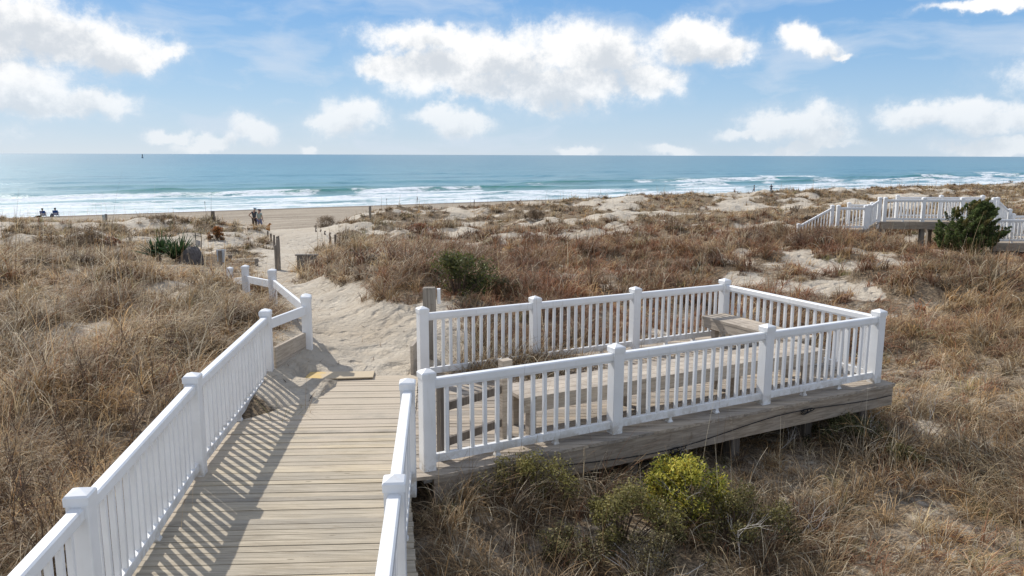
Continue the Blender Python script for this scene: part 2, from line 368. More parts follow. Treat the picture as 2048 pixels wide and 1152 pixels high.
# bare sand patches: (px,py,radius m across, radius m deep)
BARE=[]
for px,py,rx,ry in [(60,640,1.2,1.0),(20,690,.9,.9),(140,655,.7,.6),(1570,505,1.2,1.6),(1640,535,1.4,1.0),(1710,505,1.1,1.0),(1610,575,.7,.8),(1745,590,.6,.7),(1790,525,1.0,.7),(1480,560,.5,.7),(1260,545,.9,1.4),(1210,575,.5,.6),(1440,520,.8,1.2),
    (1890,950,.42,.2),(270,455,2.2,1.8),(330,452,2.4,1.6),(455,470,1.4,2.0),(500,480,1.2,1.6),(415,505,1.0,1.4),(430,492,1.2,1.6),(570,470,2,5),(110,475,3,.8),(20,470,2,.6),
    (940,965,.30,.22),(900,1010,.22,.25),(960,1030,.25,.25),(870,990,.2,.2),(1150,478,2,1.5),(1050,468,2.5,2),(900,455,3,3),(1230,468,2,2),(1480,500,.9,1.2),(1120,560,.5,.8),(590,570,.8,1.8),(330,600,.5,.5),(1180,1120,.1,.1)]:
    h=hit(px,py); BARE.append((h[0],h[1],rx,ry))
def veg(x,y):
    s,t=coast(x,y)
    base=sst(.27,.40,fbm(x/1.5+3,y/1.5,21,4)+.10*sst(34,18,y))
    fd=sst(.415,.50,fbm(s/4.5,t/2.4,31,4)+.16*sst(-63.5,-60,t)+.10*sst(-78,-88,t)+.05*sst(20,70,x)-.02)
    m=sst(-91,-80,t); d=base*(1-m)+fd*m
    d=d*sst(-56.5,-59,t+2.5*(fbm(s/5,t/5,33,3)-.5))
    wob=(fbm(x/.9,y/.9,41,3)-.5); mdd=mound(x,y)
    for a,b,rx,ry in BARE:
        q=np.hypot((x-a)/rx,(y-b)/ry)+wob*1.9+1.0*mdd; d=d*sst(.80,1.10,q)
    dp=dpath(x,y)+wob*.7; d=d*sst(0,.35,dp-pathw(y))
    # bare undercut bank to the right of the path
    bk=((x+1.7)/1.0)**2+((y-12.4)/1.45)**2; d=d*sst(.7,1.2,bk+wob*.8)
    return d*(.80+.20*sst(.0,.3,mound(x,y)))
build_ground()

# ------------------------------------------------------------------ grass
PAL=np.array([(.74,.50,.26),(.94,.72,.41),(.43,.20,.10),(.51,.36,.215),(.26,.155,.085),(.68,.42,.18),(.45,.39,.16),(.76,.60,.41)])
def blades(B,h,w,az,th0,th1,K,col,side=None):
    """B (n,3), rest (n,) ; returns verts,quads,colours"""
    n=len(B); P=np.zeros((n,K+1,3)); P[:,0]=B; th=th0.copy(); st=h/K
    dx,dy=np.cos(az),np.sin(az)
    for k in range(K):
        P[:,k+1,0]=P[:,k,0]+st*np.sin(th)*dx; P[:,k+1,1]=P[:,k,1]+st*np.sin(th)*dy; P[:,k+1,2]=P[:,k,2]+st*np.cos(th); th=th+(th1-th0)/max(1,K-1)
    if side is None: side=az+math.pi/2+RNG.normal(0,.5,n)
    S=np.stack([np.cos(side),np.sin(side),RNG.normal(0,.25,n)],-1)
    k=np.arange(K+1)/K; W=w[:,None]*.5*(1-.82*k[None]**1.5)
    A=P-S[:,None]*W[...,None]; Bv=P+S[:,None]*W[...,None]
    V=np.stack([A,Bv],2).reshape(-1,3)
    base=(np.arange(n)*(2*(K+1)))[:,None]+2*np.arange(K)[None]
    Q=np.stack([base,base+1,base+3,base+2],-1).reshape(-1,4)
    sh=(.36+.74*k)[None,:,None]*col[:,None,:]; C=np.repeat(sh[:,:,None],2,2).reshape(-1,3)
    return V,Q,C
def mesh_np(name,parts,mt):
    V=[];Q=[];C=[];o=0
    for v,q,c in parts: V.append(v);Q.append(q+o);C.append(c);o+=len(v)
    V=np.concatenate(V);Q=np.concatenate(Q);C=np.clip(np.concatenate(C),0,1)
    me=bpy.data.meshes.new(name); me.vertices.add(len(V)); me.vertices.foreach_set('co',V.ravel())
    me.loops.add(Q.size); me.loops.foreach_set('vertex_index',Q.ravel()); me.polygons.add(len(Q)); me.polygons.foreach_set('loop_start',np.arange(len(Q))*Q.shape[1]); me.update()
    a=me.attributes.new('tone','FLOAT_COLOR','POINT'); a.data.foreach_set('color',np.concatenate([C,np.ones((len(C),1))],1).ravel())
    me.materials.append(mt); return me
def scatter(y0,y1,dens,wide=.74):
    A=[]; 
    xm=wide*y1+2.5; n=int(2*xm*(y1-y0)*dens); x=RNG.uniform(-xm,xm,n); y=RNG.uniform(y0,y1,n)
    k=np.abs(x)<wide*y+2.5; return x[k],y[k]
ZONES=[(2.2,9,42,42,.0062,7,.50),(9,16,26,38,.0085,6,.52),(16,30,14,32,.014,5,.55),(30,52,6.5,26,.024,4,.48),(52,150,2.4,22,.040,3,.46)]
def zone_cols(x,y,n):
    s,t=coast(x,y)
    red=np.maximum(sst(-5,-1,x+(y-14)*.12)*sst(11.5,13,y)*sst(11,3,x-(y-14)*.5)*sst(52,38,y),.5*sst(16,20,y)*sst(9,12,x)*sst(34,26,y))
    left=sst(-2,-5,x); right=sst(4,8,x)
    q=fbm(x/2.3,y/2.3,51,3); q2=fbm(x/.9,y/.9,52,2)
    w=np.stack([.9+.3*q2,.35+.3*right+.15*left,.25+4.2*red+.1*(q>.55),.5+.7*left*(q>.5)+.4*(q2>.55),.18+.35*(q<.42)+.9*red,.4+.5*right,.07+.35*(y>35)*(x<-5)+0*q,.25+.4*left+.2*right],-1)
    w=np.cumsum(w/w.sum(-1,keepdims=True),-1); r=RNG.random(len(x))
    i=(r[:,None]>w).sum(-1).clip(0,len(PAL)-1); return PAL[i]
def build_grass():
    for zi,(y0,y1,den,nb,w,K,L) in enumerate(ZONES):
        x,y=scatter(y0,y1,den)
        v=veg(x,y); k=RNG.random(len(x))<v*(.72+.28*sst(.02,.3,mound(x,y)))+.012*(y<60)*(v<.5)*(dpath(x,y)>pathw(y)+.2)
        for P,mg in ((WALK,.12),(DECK,.05)): k&=~inpoly(x,y,P,mg)
        s,t=coast(x,y); k&=t<-57.5; k&=~((x<-2.8)&(x>-3.95)&(y>8.2)&(y<10.9))
        x=x[k];y=y[k];v=v[k];z=ground_z(x,y)
        big=fbm(x/1.3,y/1.3,61,3); n=len(x)
        mo=np.maximum(mound(x,y),.8*mound(x,y,3.6,230,.75)*sst(18,30,y)); hs=L*(.40+.65*big+.62*mo)*RNG.uniform(.65,1.25,n)*(.55+.45*v)
        left=sst(-3,-5,x)*sst(22,14,y); hs=hs*(1+.35*left)
        hs=hs*np.where((x>-1)&(y<7.5),.8,1)
        hs=hs*(1-.68*sst(1.6,.6,np.abs(y-31.5)/3.)*sst(14.,15.5,x))
        hs=hs*np.where((x<-3)&(x>-3.75)&(y<10.8),.55,1)*np.where((x>-12.5)&(x<-7.5)&(y>19)&(y<34),.36,1)*np.where((x>-8)&(x<-5)&(y>15)&(y<22),.75,1)
        fr=(x-P1[0])*NV[0]+(y-P1[1])*NV[1]; al=(x-P1[0])*EV[0]+(y-P1[1])*EV[1]; hs=hs*np.where((fr<.2)&(fr>-.75)&(al>2.2)&(al<7.2),.6,1)*np.where((x>-.75)&(x<1.3)&(y>5.2)&(y<8.2),1.45,1)
        tc=zone_cols(x,y,n)*RNG.uniform(.75,1.2,(n,1))
        tc=tc*((.45+.95*fbm(x/.9,y/.9,66,3))*(1.12-.42*mo*(_h(np.floor(x/1.7),np.floor(y/1.7),77)*.6+.7)))[:,None]*(1-.22*sst(.5,.62,fbm(x/3.2,y/3.2,67,2)))[:,None]
        rep=lambda a: np.repeat(a,nb,0)
        N=n*nb; a=RNG.uniform(0,2*math.pi,N); rad=RNG.random(N)**.7*.10*rep(np.ones(n))*(1+.02*y0)
        bx=rep(x)+np.cos(a)*rad; by=rep(y)+np.sin(a)*rad; bz=rep(z)-.03
        wind=rep(RNG.normal(.55,.7,n)+(fbm(x/2,y/2,71,2)-.5)*5)      # tufts comb over together
        az=np.where(RNG.random(N)<.62,wind+RNG.normal(0,.55,N),a)
        h=rep(hs)*RNG.uniform(.45,1.3,N); th0=np.abs(RNG.normal(.15,.28,N)); th1=th0+RNG.gamma(3.4,.72,N)
        th1=np.minimum(th1,3.6); low=RNG.random(N)<.30; th0=np.where(low,RNG.uniform(.7,1.35,N),th0); th1=np.where(low,th0+RNG.uniform(.1,1.0,N),th1)
        col=rep(tc)*RNG.uniform(.62,1.35,(N,1)); 
        redz=sst(-4,0,bx)*sst(12,14,by)*sst(45,30,by); pale=RNG.random(N)<.15*(1-.7*redz); col[pale]=np.array([.86,.74,.53])*RNG.uniform(.8,1.15,(pale.sum(),1))
        tall=RNG.random(N)<(.004,.006,.010,.014,.02)[zi]; h=np.where(tall,h*(2.1,2.1,2.1,2.0,1.8)[zi],h); th0=np.where(tall,np.abs(RNG.normal(0,.08,N)),th0); th1=np.where(tall,th0+.25,th1); w=np.where(tall,w*.6,w)
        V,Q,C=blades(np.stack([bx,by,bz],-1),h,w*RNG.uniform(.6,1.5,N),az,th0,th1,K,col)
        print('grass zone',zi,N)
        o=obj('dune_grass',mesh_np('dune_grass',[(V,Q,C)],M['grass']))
        tag(o,['dry arching dune grass closest to the viewing deck and boardwalk foot','dry brown dune grass beside the boardwalk and around the viewing deck','thick brown dune grass on the rise behind the viewing deck','dry grass over the middle dunes short of the foredune','sparse dry grass tufts over the white foredune'][zi],'grass',kind='stuff')
build_grass()
def litter():
    n=5200; x=RNG.uniform(-12,3,n); y=RNG.uniform(9.5,34,n); k=(np.abs(dpath(x,y)-pathw(y))<1.6*RNG.random(n)**1.5)|((((x+1.7)/1.3)**2+((y-12.6)/2)**2)<RNG.random(n)*1.3)
    for P in (WALK,DECK): k&=~inpoly(x,y,P,-.02)
    x=x[k];y=y[k];n=len(x); z=ground_z(x,y)+.012
    col=np.array([(.16,.10,.06)])*RNG.uniform(.6,2.6,(n,1)); a=RNG.uniform(0,6.28,n); th=RNG.uniform(1.25,1.6,n)
    V,Q,C=blades(np.stack([x,y,z],-1),RNG.uniform(.04,.20,n),RNG.uniform(.006,.016,n),a,th,th+RNG.uniform(-.2,.25,n),3,col)
    tag(obj('plant_litter',mesh_np('plant_litter',[(V,Q,C)],M['grass'])),'dead stems and dark plant scraps strewn over the sand bank by the path','plant litter',kind='stuff')
litter()

# ------------------------------------------------------------------ railings
def cap_mesh():
    b=MB(); w=.0755
    pr=[(-w,-w),(w,-w),(w,w),(-w,w)]; v=[(x*.97,y*.97,-.055) for x,y in pr]+[(x,y,0) for x,y in pr]+[(x*.86,y*.86,.012) for x,y in pr]+[(0,0,.042)]
    f=[(3,2,1,0)]+[(i,(i+1)%4,4+(i+1)%4,4+i) for i in range(4)]+[(4+i,4+(i+1)%4,8+(i+1)%4,8+i) for i in range(4)]+[(8+i,8+(i+1)%4,12) for i in range(4)]
    b.add(v,f,0); return b.mesh('post_cap',M['vinyl'])
CAPM=cap_mesh(); PH=.995
BALM=MB().box((0,0,.39),(.040,.040,.78),0,0,.004).mesh('baluster',M['vinyl'])
BALM2=MB().box((0,0,.06),(.040,.040,.12),0,0,.004).box((0,0,.45),(.040,.040,.66),0,0,.004); 
BALM2.t=[.8 if v[2]<.119 else 0 for v in BALM2.v]; BALM2=BALM2.mesh('grimy_baluster',M['vinyl'])
FOOTM=MB(); FOOTM.add([(x*a,y*a,z) for z,a in ((0,.034),(.012,.032),(.03,.022),(.075,.022)) for x,y in ((-1,-1),(1,-1),(1,1),(-1,1))],[(3,2,1,0),(12,13,14,15)]+[(k*4+i,k*4+(i+1)%4,k*4+4+(i+1)%4,k*4+4+i) for k in range(3) for i in range(4)],0)
FOOTM=FOOTM.mesh('rail_foot',M['vinyl'])
def post(p,root,rz,low=0.,name='post',h=PH,capped=True):
    b=MB(); b.box((0,0,(h-low)/2+low/1),(.134,.134,h+abs(low)) if low<0 else (.128,.128,h-low),0,0,.006)
    if low<0:
        b=MB(); b.box((0,0,(h+low)/2),(.134,.134,h-low),0,0,.006)
    o=obj(name,b.mesh('post',M['vinyl']),root,p,rz)
    if capped:
        c=bpy.data.objects.new('post_cap',CAPM); COL.objects.link(c); c.parent=o; c.location=(0,0,h)
    return o
def bay(a,b,root,n=None,feet=2,grime=False,balu=True,bottom=True,zt=.93):
    a=np.array(a,float);b=np.array(b,float);d=b-a;L=math.hypot(d[0],d[1]);e=d/L; a2=a+e*.064;b2=b-e*.064; rz=math.atan2(d[1],d[0])
    up=np.array([0,0,1.])
    MB().beam(a2+up*zt,b2+up*zt,.088,.075,0,.012).beam(a2+up*(zt-.0755),b2+up*(zt-.0755),.052,.028,0).build('top_rail',M['vinyl'],root)
    if bottom: 
        m=MB().beam(a2+up*.145,b2+up*.145,.052,.085,0,.004); m.t=[.25 if grime else 0]*len(m.v); m.build('bottom_rail',M['vinyl'],root)
    if balu:
        n=n or int(round((L-.13)/.148))-1
        for i in range(n):
            p=a2+(b2-a2)*((i+1)/(n+1))
            o=bpy.data.objects.new('baluster',BALM2 if grime else BALM); COL.objects.link(o); place(o,p+up*.1,root)
            o.rotation_euler=(random.gauss(0,.004),random.gauss(0,.004),rz+random.gauss(0,.05))
    for i in range(feet):
        p=a2+(b2-a2)*((i+1)/(feet+1)); o=bpy.data.objects.new('rail_foot',FOOTM); COL.objects.link(o); place(o,p,root); o.rotation_euler=(0,0,rz)
def railing(name,label,pts,rz=None,group=None,skip=(),ns=None,feet=2,grime=(),low=-.12,ends=(1,1)):
    r=thing(name,label,'railing',tuple(pts[0]),group)
    for i,p in enumerate(pts):
        q=pts[min(i+1,len(pts)-1)]; o=pts[max(i-1,0)]; z=math.atan2(q[1]-o[1],q[0]-o[0]) if rz is None else rz
        if (i==0 and not ends[0]) or (i==len(pts)-1 and not ends[1]): continue
        post(p,r,z,low)
    for i in range(len(pts)-1): bay(pts[i],pts[i+1],r,(ns or {}).get(i),feet,i in grime)
    return r
z3=lambda p,z=0.: (float(p[0]),float(p[1]),z)
L1=(-3.34,10.33,0);L2=(-3.06,7.2,0);L3=(-2.70,4.58,0);L4=(-2.33,1.9,0)
railing('boardwalk_railing','long white picket railing along the left side of the boardwalk',[L1,L2,L3,L4],None,None,(),{0:19,1:17,2:17},1,(0,))
R1_=(-.975,7.02,0);R2_=(-.765,4.80,0);R3_=(-.55,2.5,0)
railing('boardwalk_railing','short white picket railing right of the boardwalk, ending at the deck corner',[R1_,R2_,R3_],None,None,(),None,1)
s1,s2,s3=2.26,4.55,6.64
railing('deck_railing','white picket railing along the near side of the viewing deck, above the dark cable',[z3(dk(0,0)),z3(dk(s1,0)),z3(dk(s2,0)),z3(dk(s3,0))],.4862,None,(),{0:14,1:15,2:14},2)
q=[dk(s3-q_,3.0) for q_ in (0,1.88,3.72,5.51)]
railing('deck_railing','white picket railing along the seaward side of the viewing deck before the green bush',[z3(p) for p in q],.4862,None,(),{0:13,1:12,2:13},2)
r=thing('deck_railing','white picket railing closing the right end of the viewing deck behind the short bench','railing',z3(dk(s3,0)))
a_,b_=dk(s3,0),dk(s3,3.0); bay(z3(a_),z3(b_),r,19,2)

# handrail running down beside the path
r=thing('path_handrail','white handrail without pickets stepping down the left side of the sandy path','railing',(-3.06,11.37,0))
C1=np.array((-3.07,11.4,0));C1b=np.array((-3.13,11.62,-.02)); C2=onz(544,541,.90)*0+at(544,541,14.6); C2[2]-=PH; C3=at(490,533,16.4); C3[2]-=PH; C4=at(459,535,19.0); C4[2]-=PH+.02
C5=np.array([C4[0]-1.6,C4[1]+1.2,C4[2]-.35])
for p,lo in ((C1,-.15),(C1b,-.2),(C2,-.5),(C3,-.5),(C4,-.5)): post(tuple(p),r,.1,lo)
up=np.array([0,0,1.])
def rail2(a,b,w=.05,h=.13,dz=.9): 
    e=(b-a)/np.linalg.norm((b-a)[:2]); MB().beam(a+e*.064+up*dz,b-e*.064+up*dz,w,h,0,.006).build('top_rail',M['vinyl'],r)
rail2(np.array(L1),C1,.05,.13,.87); rail2(C1b,C2,.05,.14,.84); rail2(C2,C3,.05,.14,.80); rail2(C3,C4,.05,.14,.76)

# ------------------------------------------------------------------ boardwalk and deck
def rot2(P,a):
    c,q=math.cos(a),math.sin(a); return [np.array([p[0]*c-p[1]*q,p[0]*q+p[1]*c]) for p in P]
def decking(poly,y0,y1,mt,name,parent,seed,width=.092,ang=.055):
    rn=random.Random(seed); b=MB(); poly=rot2(poly,-ang); ys=[p[1] for p in poly]; y,y1=min(ys)-.02,max(ys)
    while y<y1:
        w=width*rn.uniform(.96,1.04); P=clip(poly,y,y+w-.006-rn.random()*.004)
        if len(P)>=3:
            xs=[p[0] for p in P]; x0,x1=min(xs),max(xs); cuts=[x0-.1]
            if x1-x0>3.2: cuts+= [x0+(x1-x0)*rn.choice([.35,.5,.66])+rn.uniform(-.05,.05)]
            cuts.append(x1+.1)
            for a_,c in zip(cuts[:-1],cuts[1:]):
                Q=clip(P,a_,c-.004,0)
                if len(Q)>=3:
                    xm=sum(p[0] for p in Q)/len(Q); ym=y+w/2; r_=rn.gauss(0,.0016); Q=[np.array([p[0]+rn.gauss(0,.004)*(abs(p[0]-xm)>.3),p[1]+(p[0]-xm)*r_]) for p in Q]
                    dz=rn.uniform(-.005,.004); b.prism(rot2(Q,ang),-.036+dz,dz,min(1,max(0,rn.gauss(.5,.25))))
        y+=w
    return b.build(name,mt,parent)
bw=thing('boardwalk','weathered timber boardwalk half covered by sand at its beach end','boardwalk',(-2,5,-.3))
def walk_part(Y0,Y1): return clip(WALK,Y0,Y1)
decking(WALK,1.5,10.85,M['plank'],'decking',bw,3)
for (a,b_,nm) in ((WALK[8],WALK[7],'side_beam'),(WALK[7],WALK[6],'side_beam'),(WALK[1],WALK[2],'side_beam'),(WALK[2],WALK[3],'side_beam')):
    a3=np.array([a[0],a[1],-.039]);b3=np.array([b_[0],b_[1],-.039]); off=np.array([.03 if a[0]<-2 else -.03,0,0]); MB().beam(a3+off,b3+off,.045,.22,.4).build(nm,M['beam'],bw)
for y in (2.5,4.7,6.9,9.):
    for x in (-2.7,-.98):
        MB().box((x-.05*(y-4),y,-.85),(.13,.13,1.15),0,.5).build('support_post',M['darkwood'],bw)
dkk=thing('viewing_deck','raised weathered timber viewing deck beside the boardwalk','deck',(float(dk(3.3,1.5)[0]),float(dk(3.3,1.5)[1]),-.6))
DP=[p.copy() for p in DECK]; DP[4]=DP[4]+np.array([.006,0]); DP[5]=DP[5]+np.array([.006,0])
decking(DP,7.0,14.2,M['plank2'],'decking',dkk,5)
def rim(a,b,h=.27,t=.4,inset=.035):
    d=b-a; e=d/np.linalg.norm(d); n=np.array([-e[1],e[0]]); a=a+n*inset+e*.03; b=b+n*inset-e*.03
    MB().beam((a[0],a[1],-.040),(b[0],b[1],-.040),.045,h,t).build('rim_beam',M['beam'],dkk)
sA=dk(-.04,-.2);sM=dk(3.75,-.2);sB=dk(6.84,-.2)
rim(sA,sM+EV*.028,.27,.35);rim(sM-EV*.028,sB,.265,.6);rim(sB,dk(6.84,3.2));rim(dk(6.84,3.2),dk(1.3,3.2));
for s_ in (1.2,2.6,4.2,5.5,6.6):
    for t_ in (.15,2.7):
        p=dk(s_,t_); g=gz(p[0],p[1]); MB().box((p[0],p[1],(g-.4-.045)/2),(.14,.14,abs(g-.4)-.05),.4862,.5).build('support_post',M['joist'],dkk)
for t_ in (.5,1.3,2.1):
    a=dk(.6,t_);b=dk(6.75,t_); MB().beam((a[0],a[1],-.042),(b[0],b[1],-.042),.04,.2,.4).build('joist',M['joist'],dkk)

# wall of two planks at the end of the left railing
w=thing('retaining_wall','low wall of two weathered planks holding sand between the white posts','retaining wall',(-3.2,10.8,0))
a=np.array((-3.27,10.42,0));b=np.array((-3.10,11.33,0))
MB().beam(a+up*.47,b+up*.47,.045,.215,.7).build('plank',M['bench'],w); MB().beam(a+up*.25,b+up*.25,.045,.27,.45).build('plank',M['bench'],w)
w=thing('retaining_wall','short weathered board wall standing upright beside the deck corner and path','retaining wall',(-1.42,11.,0))
a=np.array((-1.42,10.72,0));b=np.array((-1.30,11.55,0))
MB().beam(a+up*.42,b+up*.50,.04,.26,.6).build('plank',M['bench'],w);MB().beam(a+up*.155,b+up*.235,.04,.3,.35).build('plank',M['bench'],w)
w=thing('wooden_post','stout grey weathered post with a small white bracket behind the deck corner','post',(-1.28,11.35,0))
gb=MB().box((-1.22,11.3,.45),(.19,.15,1.4),.1,.75,.012); gb.box((-1.22,11.3,1.157),(.17,.13,.014),.1,.75,.01); gb.build('post',M['postwood'],w)
MB().box((-1.085,11.34,1.03),(.05,.09,.22),.1,0,.005).build('bracket',M['vinyl'],w)
# plywood sheet
m=plain('plywood',(.50,.36,.17),.8,.25,6)
a1=np.array(onz(607,764,.0));a2=np.array(onz(746,759,.0));a3=np.array(onz(749,747,.0));a4=np.array(onz(621,749,.0))
pb=MB().prism([a1,a2,a3,a4],.022,.038,.5); o=pb.build('plywood_sheet',None)
mm,t,b=mat('sandy_plywood'); p=pos(t); sx=t.new('ShaderNodeSeparateXYZ'); t.put(sx.inputs[0],p)
edge=t.m('ADD',t.mr(sx.outputs[0],-2.75,-2.5,0,.7),t.m('MULTIPLY',t.m('SUBTRACT',t.noise(p,4,5,.7),.5),1.4))
t.put(b.inputs['Base Color'],t.mix(t.mr(edge,.05,.45,0,.85),(.60,.43,.18,1),(.50,.42,.31,1))); o.data.materials.clear(); o.data.materials.append(mm)
tag(o,'thin yellowish plywood sheet lying on the sandy end of the boardwalk','plywood')

# benches
def bench(label,A,B,wd,side,legs,zt=.46):
    """A-B near edge, planks side by side towards `side`"""
    A=np.array(A);B=np.array(B);d=B-A;L=np.linalg.norm(d);e=d/L;n=np.array([-e[1],e[0]])*side; rz=math.atan2(e[1],e[0])
    r=thing('bench',label,'bench',(float(A[0]),float(A[1]),0)); k=4; pw=wd/k
    st=MB()
    for i in range(k):
        p=A+n*(pw*(i+.5)); q_=p+e*L; st.beam((p[0],p[1],zt),(q_[0],q_[1],zt),pw-.008,.038,random.uniform(.3,.9))
    st.build('seat',M['bench'],r)
    for i in (0,1):
        p=A+n*(.03 if i==0 else wd-.03)+e*.02; q_=p+e*(L-.04); MB().beam((p[0],p[1],zt-.0385),(q_[0],q_[1],zt-.0385),.038,.14,.4).build('apron',M['bench'],r)
    for s_ in legs:
        for t_ in (.1,wd-.1):
            p=A+e*s_+n*t_; MB().box((p[0],p[1],(zt-.04)/2),(.09,.09,zt-.045),rz,.4).build('leg',M['bench'],r)
        p=A+e*(s_+.07)+n*.03;q_=A+e*(s_+.07)+n*(wd-.03); MB().beam((p[0],p[1],zt-.0395),(q_[0],q_[1],zt-.0395),.035,.1,.4).build('brace',M['bench'],r)
    return r
bench('long weathered plank bench inside the near railing of the viewing deck',dk(1.25,.30),dk(6.0,.30),.58,1,(.15,1.7,3.2,4.5))
bench('short weathered plank bench across the right end of the viewing deck',dk(6.02,.92),dk(6.02,2.86),.52,-1,(.2,1.7),.462)
# low wooden barrier
r=thing('wooden_barrier','low weathered wooden barrier with two rails behind the near deck corner','barrier',(-.08,8.27,0))
MB().box((-.07,8.28,.44),(.13,.10,.88),.6,.7,.006).build('post',M['bench'],r)
MB().box((-.70,7.60,.42),(.10,.10,.84),.6,.3,.006).build('post',M['darkwood'],r)
for z in (.60,.22): MB().beam((-.66,7.64,z),(-.12,8.225,z),.035,.085,.4).build('rail',M['darkwood'],r)

# cable along the front beam
m=plain('black_cable',(.012,.012,.013),.5,.1)
pts=[]
for i in range(61):
    s_=1.0+i*(5.75/60); z=-.20+.05*math.sin(s_*1.7)+.09*sst(0,1,(s_-3)/3.5)
    p=dk(s_,-.2-.012); pts.append((p[0]+0,p[1],z))
cb=MB().tube(pts,.006,5)
for s_ in (2.95,5.05):
    z=-.20+.05*math.sin(s_*1.7)+.09*sst(0,1,(s_-3)/3.5)-.02
    for j in range(3):
        lp=[]
        for k in range(17):
            an=k/16*2*math.pi; q_=dk(s_+.06*math.cos(an)*(1+.3*j)+.03*j,-.225-.008*j); lp.append((q_[0],q_[1],z+.035*math.sin(an)*(1-.2*j)+.01*j))
        cb.tube(lp,.006,5)
tag(cb.build('cable',m),'black cable with two loops strung along the front beam of the deck','cable')

# ------------------------------------------------------------------ sea
def build_sea():
    nt,ns=420,700
    b=np.linspace(0,1,nt); T=-9+ 60*b+ 55*b**2+ (np.exp(b*7.6)-1)*25
    T=np.where(b>.999,60000,T); a=np.linspace(-1,1,ns); a=a*.35+.65*a**3
    TT,A=np.meshgrid(T,a,indexing='ij'); tp=np.maximum(TT,0); S=90+1.1*tp+A*(330+1.7*tp)
    X=CO[0]+CD[0]*S+CN[0]*TT; Y=CO[1]+CD[1]*S+CN[1]*TT
    j=lambda k,sc:(fbm(S/sc,TT*0+k,80+k,3)-.5)
    amp=sst(1200,200,TT)
    Z=np.full(X.shape,SEA)
    def ridge(c,wob,h,wd,k):
        cc=c+j(k,28)*wob+j(k+9,150)*wob*1.5; hh=h*np.clip(.25+1.5*fbm(S/34,TT*0+k*3,90+k,3),0,1.4)
        d=TT-cc; return hh*np.where(d<0,np.exp(-(d/(wd*.45))**2),np.exp(-(d/(wd*1.5))**2))
    Z+=ridge(10,8,.28,2.2,1)+ridge(23,8,.45,2.4,2)+ridge(39,10,.75,2.8,3)+ridge(58,12,.75,3.4,4)+ridge(88,14,.45,5,5)+ridge(125,20,.4,6,6)+ridge(175,20,.35,8,7)
    Z+=(fbm(S/7,TT/3.2,95,4)-.5)*.35*amp*sst(2,25,TT)+(fbm(S/25,TT/8,96,3)-.5)*.5*amp*sst(20,60,TT)
    Z=np.where(TT<2,SEA+.02+(Z-SEA)*sst(-9,2,TT),Z)
    n=nt*ns; me=bpy.data.meshes.new('sea'); me.vertices.add(n); me.vertices.foreach_set('co',np.stack([X,Y,Z],-1).ravel())
    i=np.arange((nt-1)*(ns-1)); r=i//(ns-1); c=i%(ns-1); q0=r*ns+c; q=np.stack([q0,q0+1,q0+ns+1,q0+ns],-1)
    me.loops.add(q.size); me.loops.foreach_set('vertex_index',q.ravel()); me.polygons.add(len(q)); me.polygons.foreach_set('loop_start',np.arange(len(q))*4); me.update()
    me.polygons.foreach_set('use_smooth',np.ones(len(q),bool))
    at_=me.attributes.new('foam','FLOAT','POINT')
    fo=np.zeros(X.shape)
    along=sst(40,260,S)
    fo+=.78*sst(-7.5,-5.5,TT+1.6*j(3,5))*sst(16,7,TT+5*j(4,25))
    fo+=.50*sst(2,8,TT)*sst(31,20,TT+8*j(5,30))
    def crest(c,wob,k,cov,wd):
        cc=c+j(k,28)*wob+j(k+9,150)*wob*1.5; d=TT-cc
        return sst(cov,cov+.12,fbm(S/26,TT*0+k*7,100+k,3))*np.where(d<0,np.exp(-(d/(wd*1.8))**2),np.exp(-(d/(wd*.35))**2))
    fo+=.75*crest(23,8,2,.30,3.)+1.1*crest(39,10,3,.44,3.6)+(.2+.9*along)*crest(58,12,4,.50,4.0)+.9*along*crest(88,14,5,.46,6)+.5*crest(125,20,6,.72,4)
    at_.data.foreach_set('value',fo.ravel())
    m,t,b=mat('sea_water'); p=pos(t)
    d=t.vm('DOT_PRODUCT',t.vm('SUBTRACT',p,(CO[0],CO[1],0)),(CN[0],CN[1],0),1); s_=t.vm('DOT_PRODUCT',t.vm('SUBTRACT',p,(CO[0],CO[1],0)),(CD[0],CD[1],0),1)
    sx=t.new('ShaderNodeSeparateXYZ'); t.put(sx.inputs[0],p)
    base=t.mix(t.mr(d,20,150),(.23,.37,.36,1),(.13,.285,.315,1)); base=t.mix(t.mr(d,150,900),base,(.11,.225,.265,1)); base=t.mix(t.mr(s_,60,330,0,.45),base,(.055,.165,.215,1)); base=t.mix(t.mr(d,1500,12000,0,1),base,(.09,.18,.235,1))
    def sd(a,b):
        cb=t.new('ShaderNodeCombineXYZ'); t.put(cb.inputs[0],t.m('MULTIPLY',s_,a)); t.put(cb.inputs[1],t.m('MULTIPLY',d,b)); return cb.outputs[0]
    n1=t.noise(sd(.07,.16),1,6,.62); n2=t.noise(sd(.012,.03),1,6,.6); n3=t.noise(sd(.9,1.8),1,5,.65)
    base=t.mix(t.mr(n2,.4,.62,0,.55),base,t.mix(.5,base,(.10,.28,.33,1)))
    n4=t.noise(sd(.16,.75),1,6,.68); base=t.mix(t.mr(n4,.48,.66,0,.55),base,(.05,.17,.21,1)); n5=t.noise(sd(.018,.11),1,7,.7); base=t.mix(t.m('MULTIPLY',t.mr(n5,.50,.66,0,.6),t.mr(d,40,120)),base,(.04,.13,.17,1)); base=t.mix(t.m('MULTIPLY',t.mr(n5,.46,.34,0,.4),t.mr(d,40,120)),base,(.2,.36,.41,1)); base=t.mix(t.mr(n1,.5,.68,0,.6),base,(.045,.175,.22,1))
    base=t.mix(t.mr(n1,.44,.3,0,.45),base,(.22,.42,.47,1))
    hh=t.mr(sx.outputs[2],SEA+.22,SEA+.85); base=t.mix(t.m('MULTIPLY',hh,t.mr(d,160,40)),base,(.05,.21,.175,1))
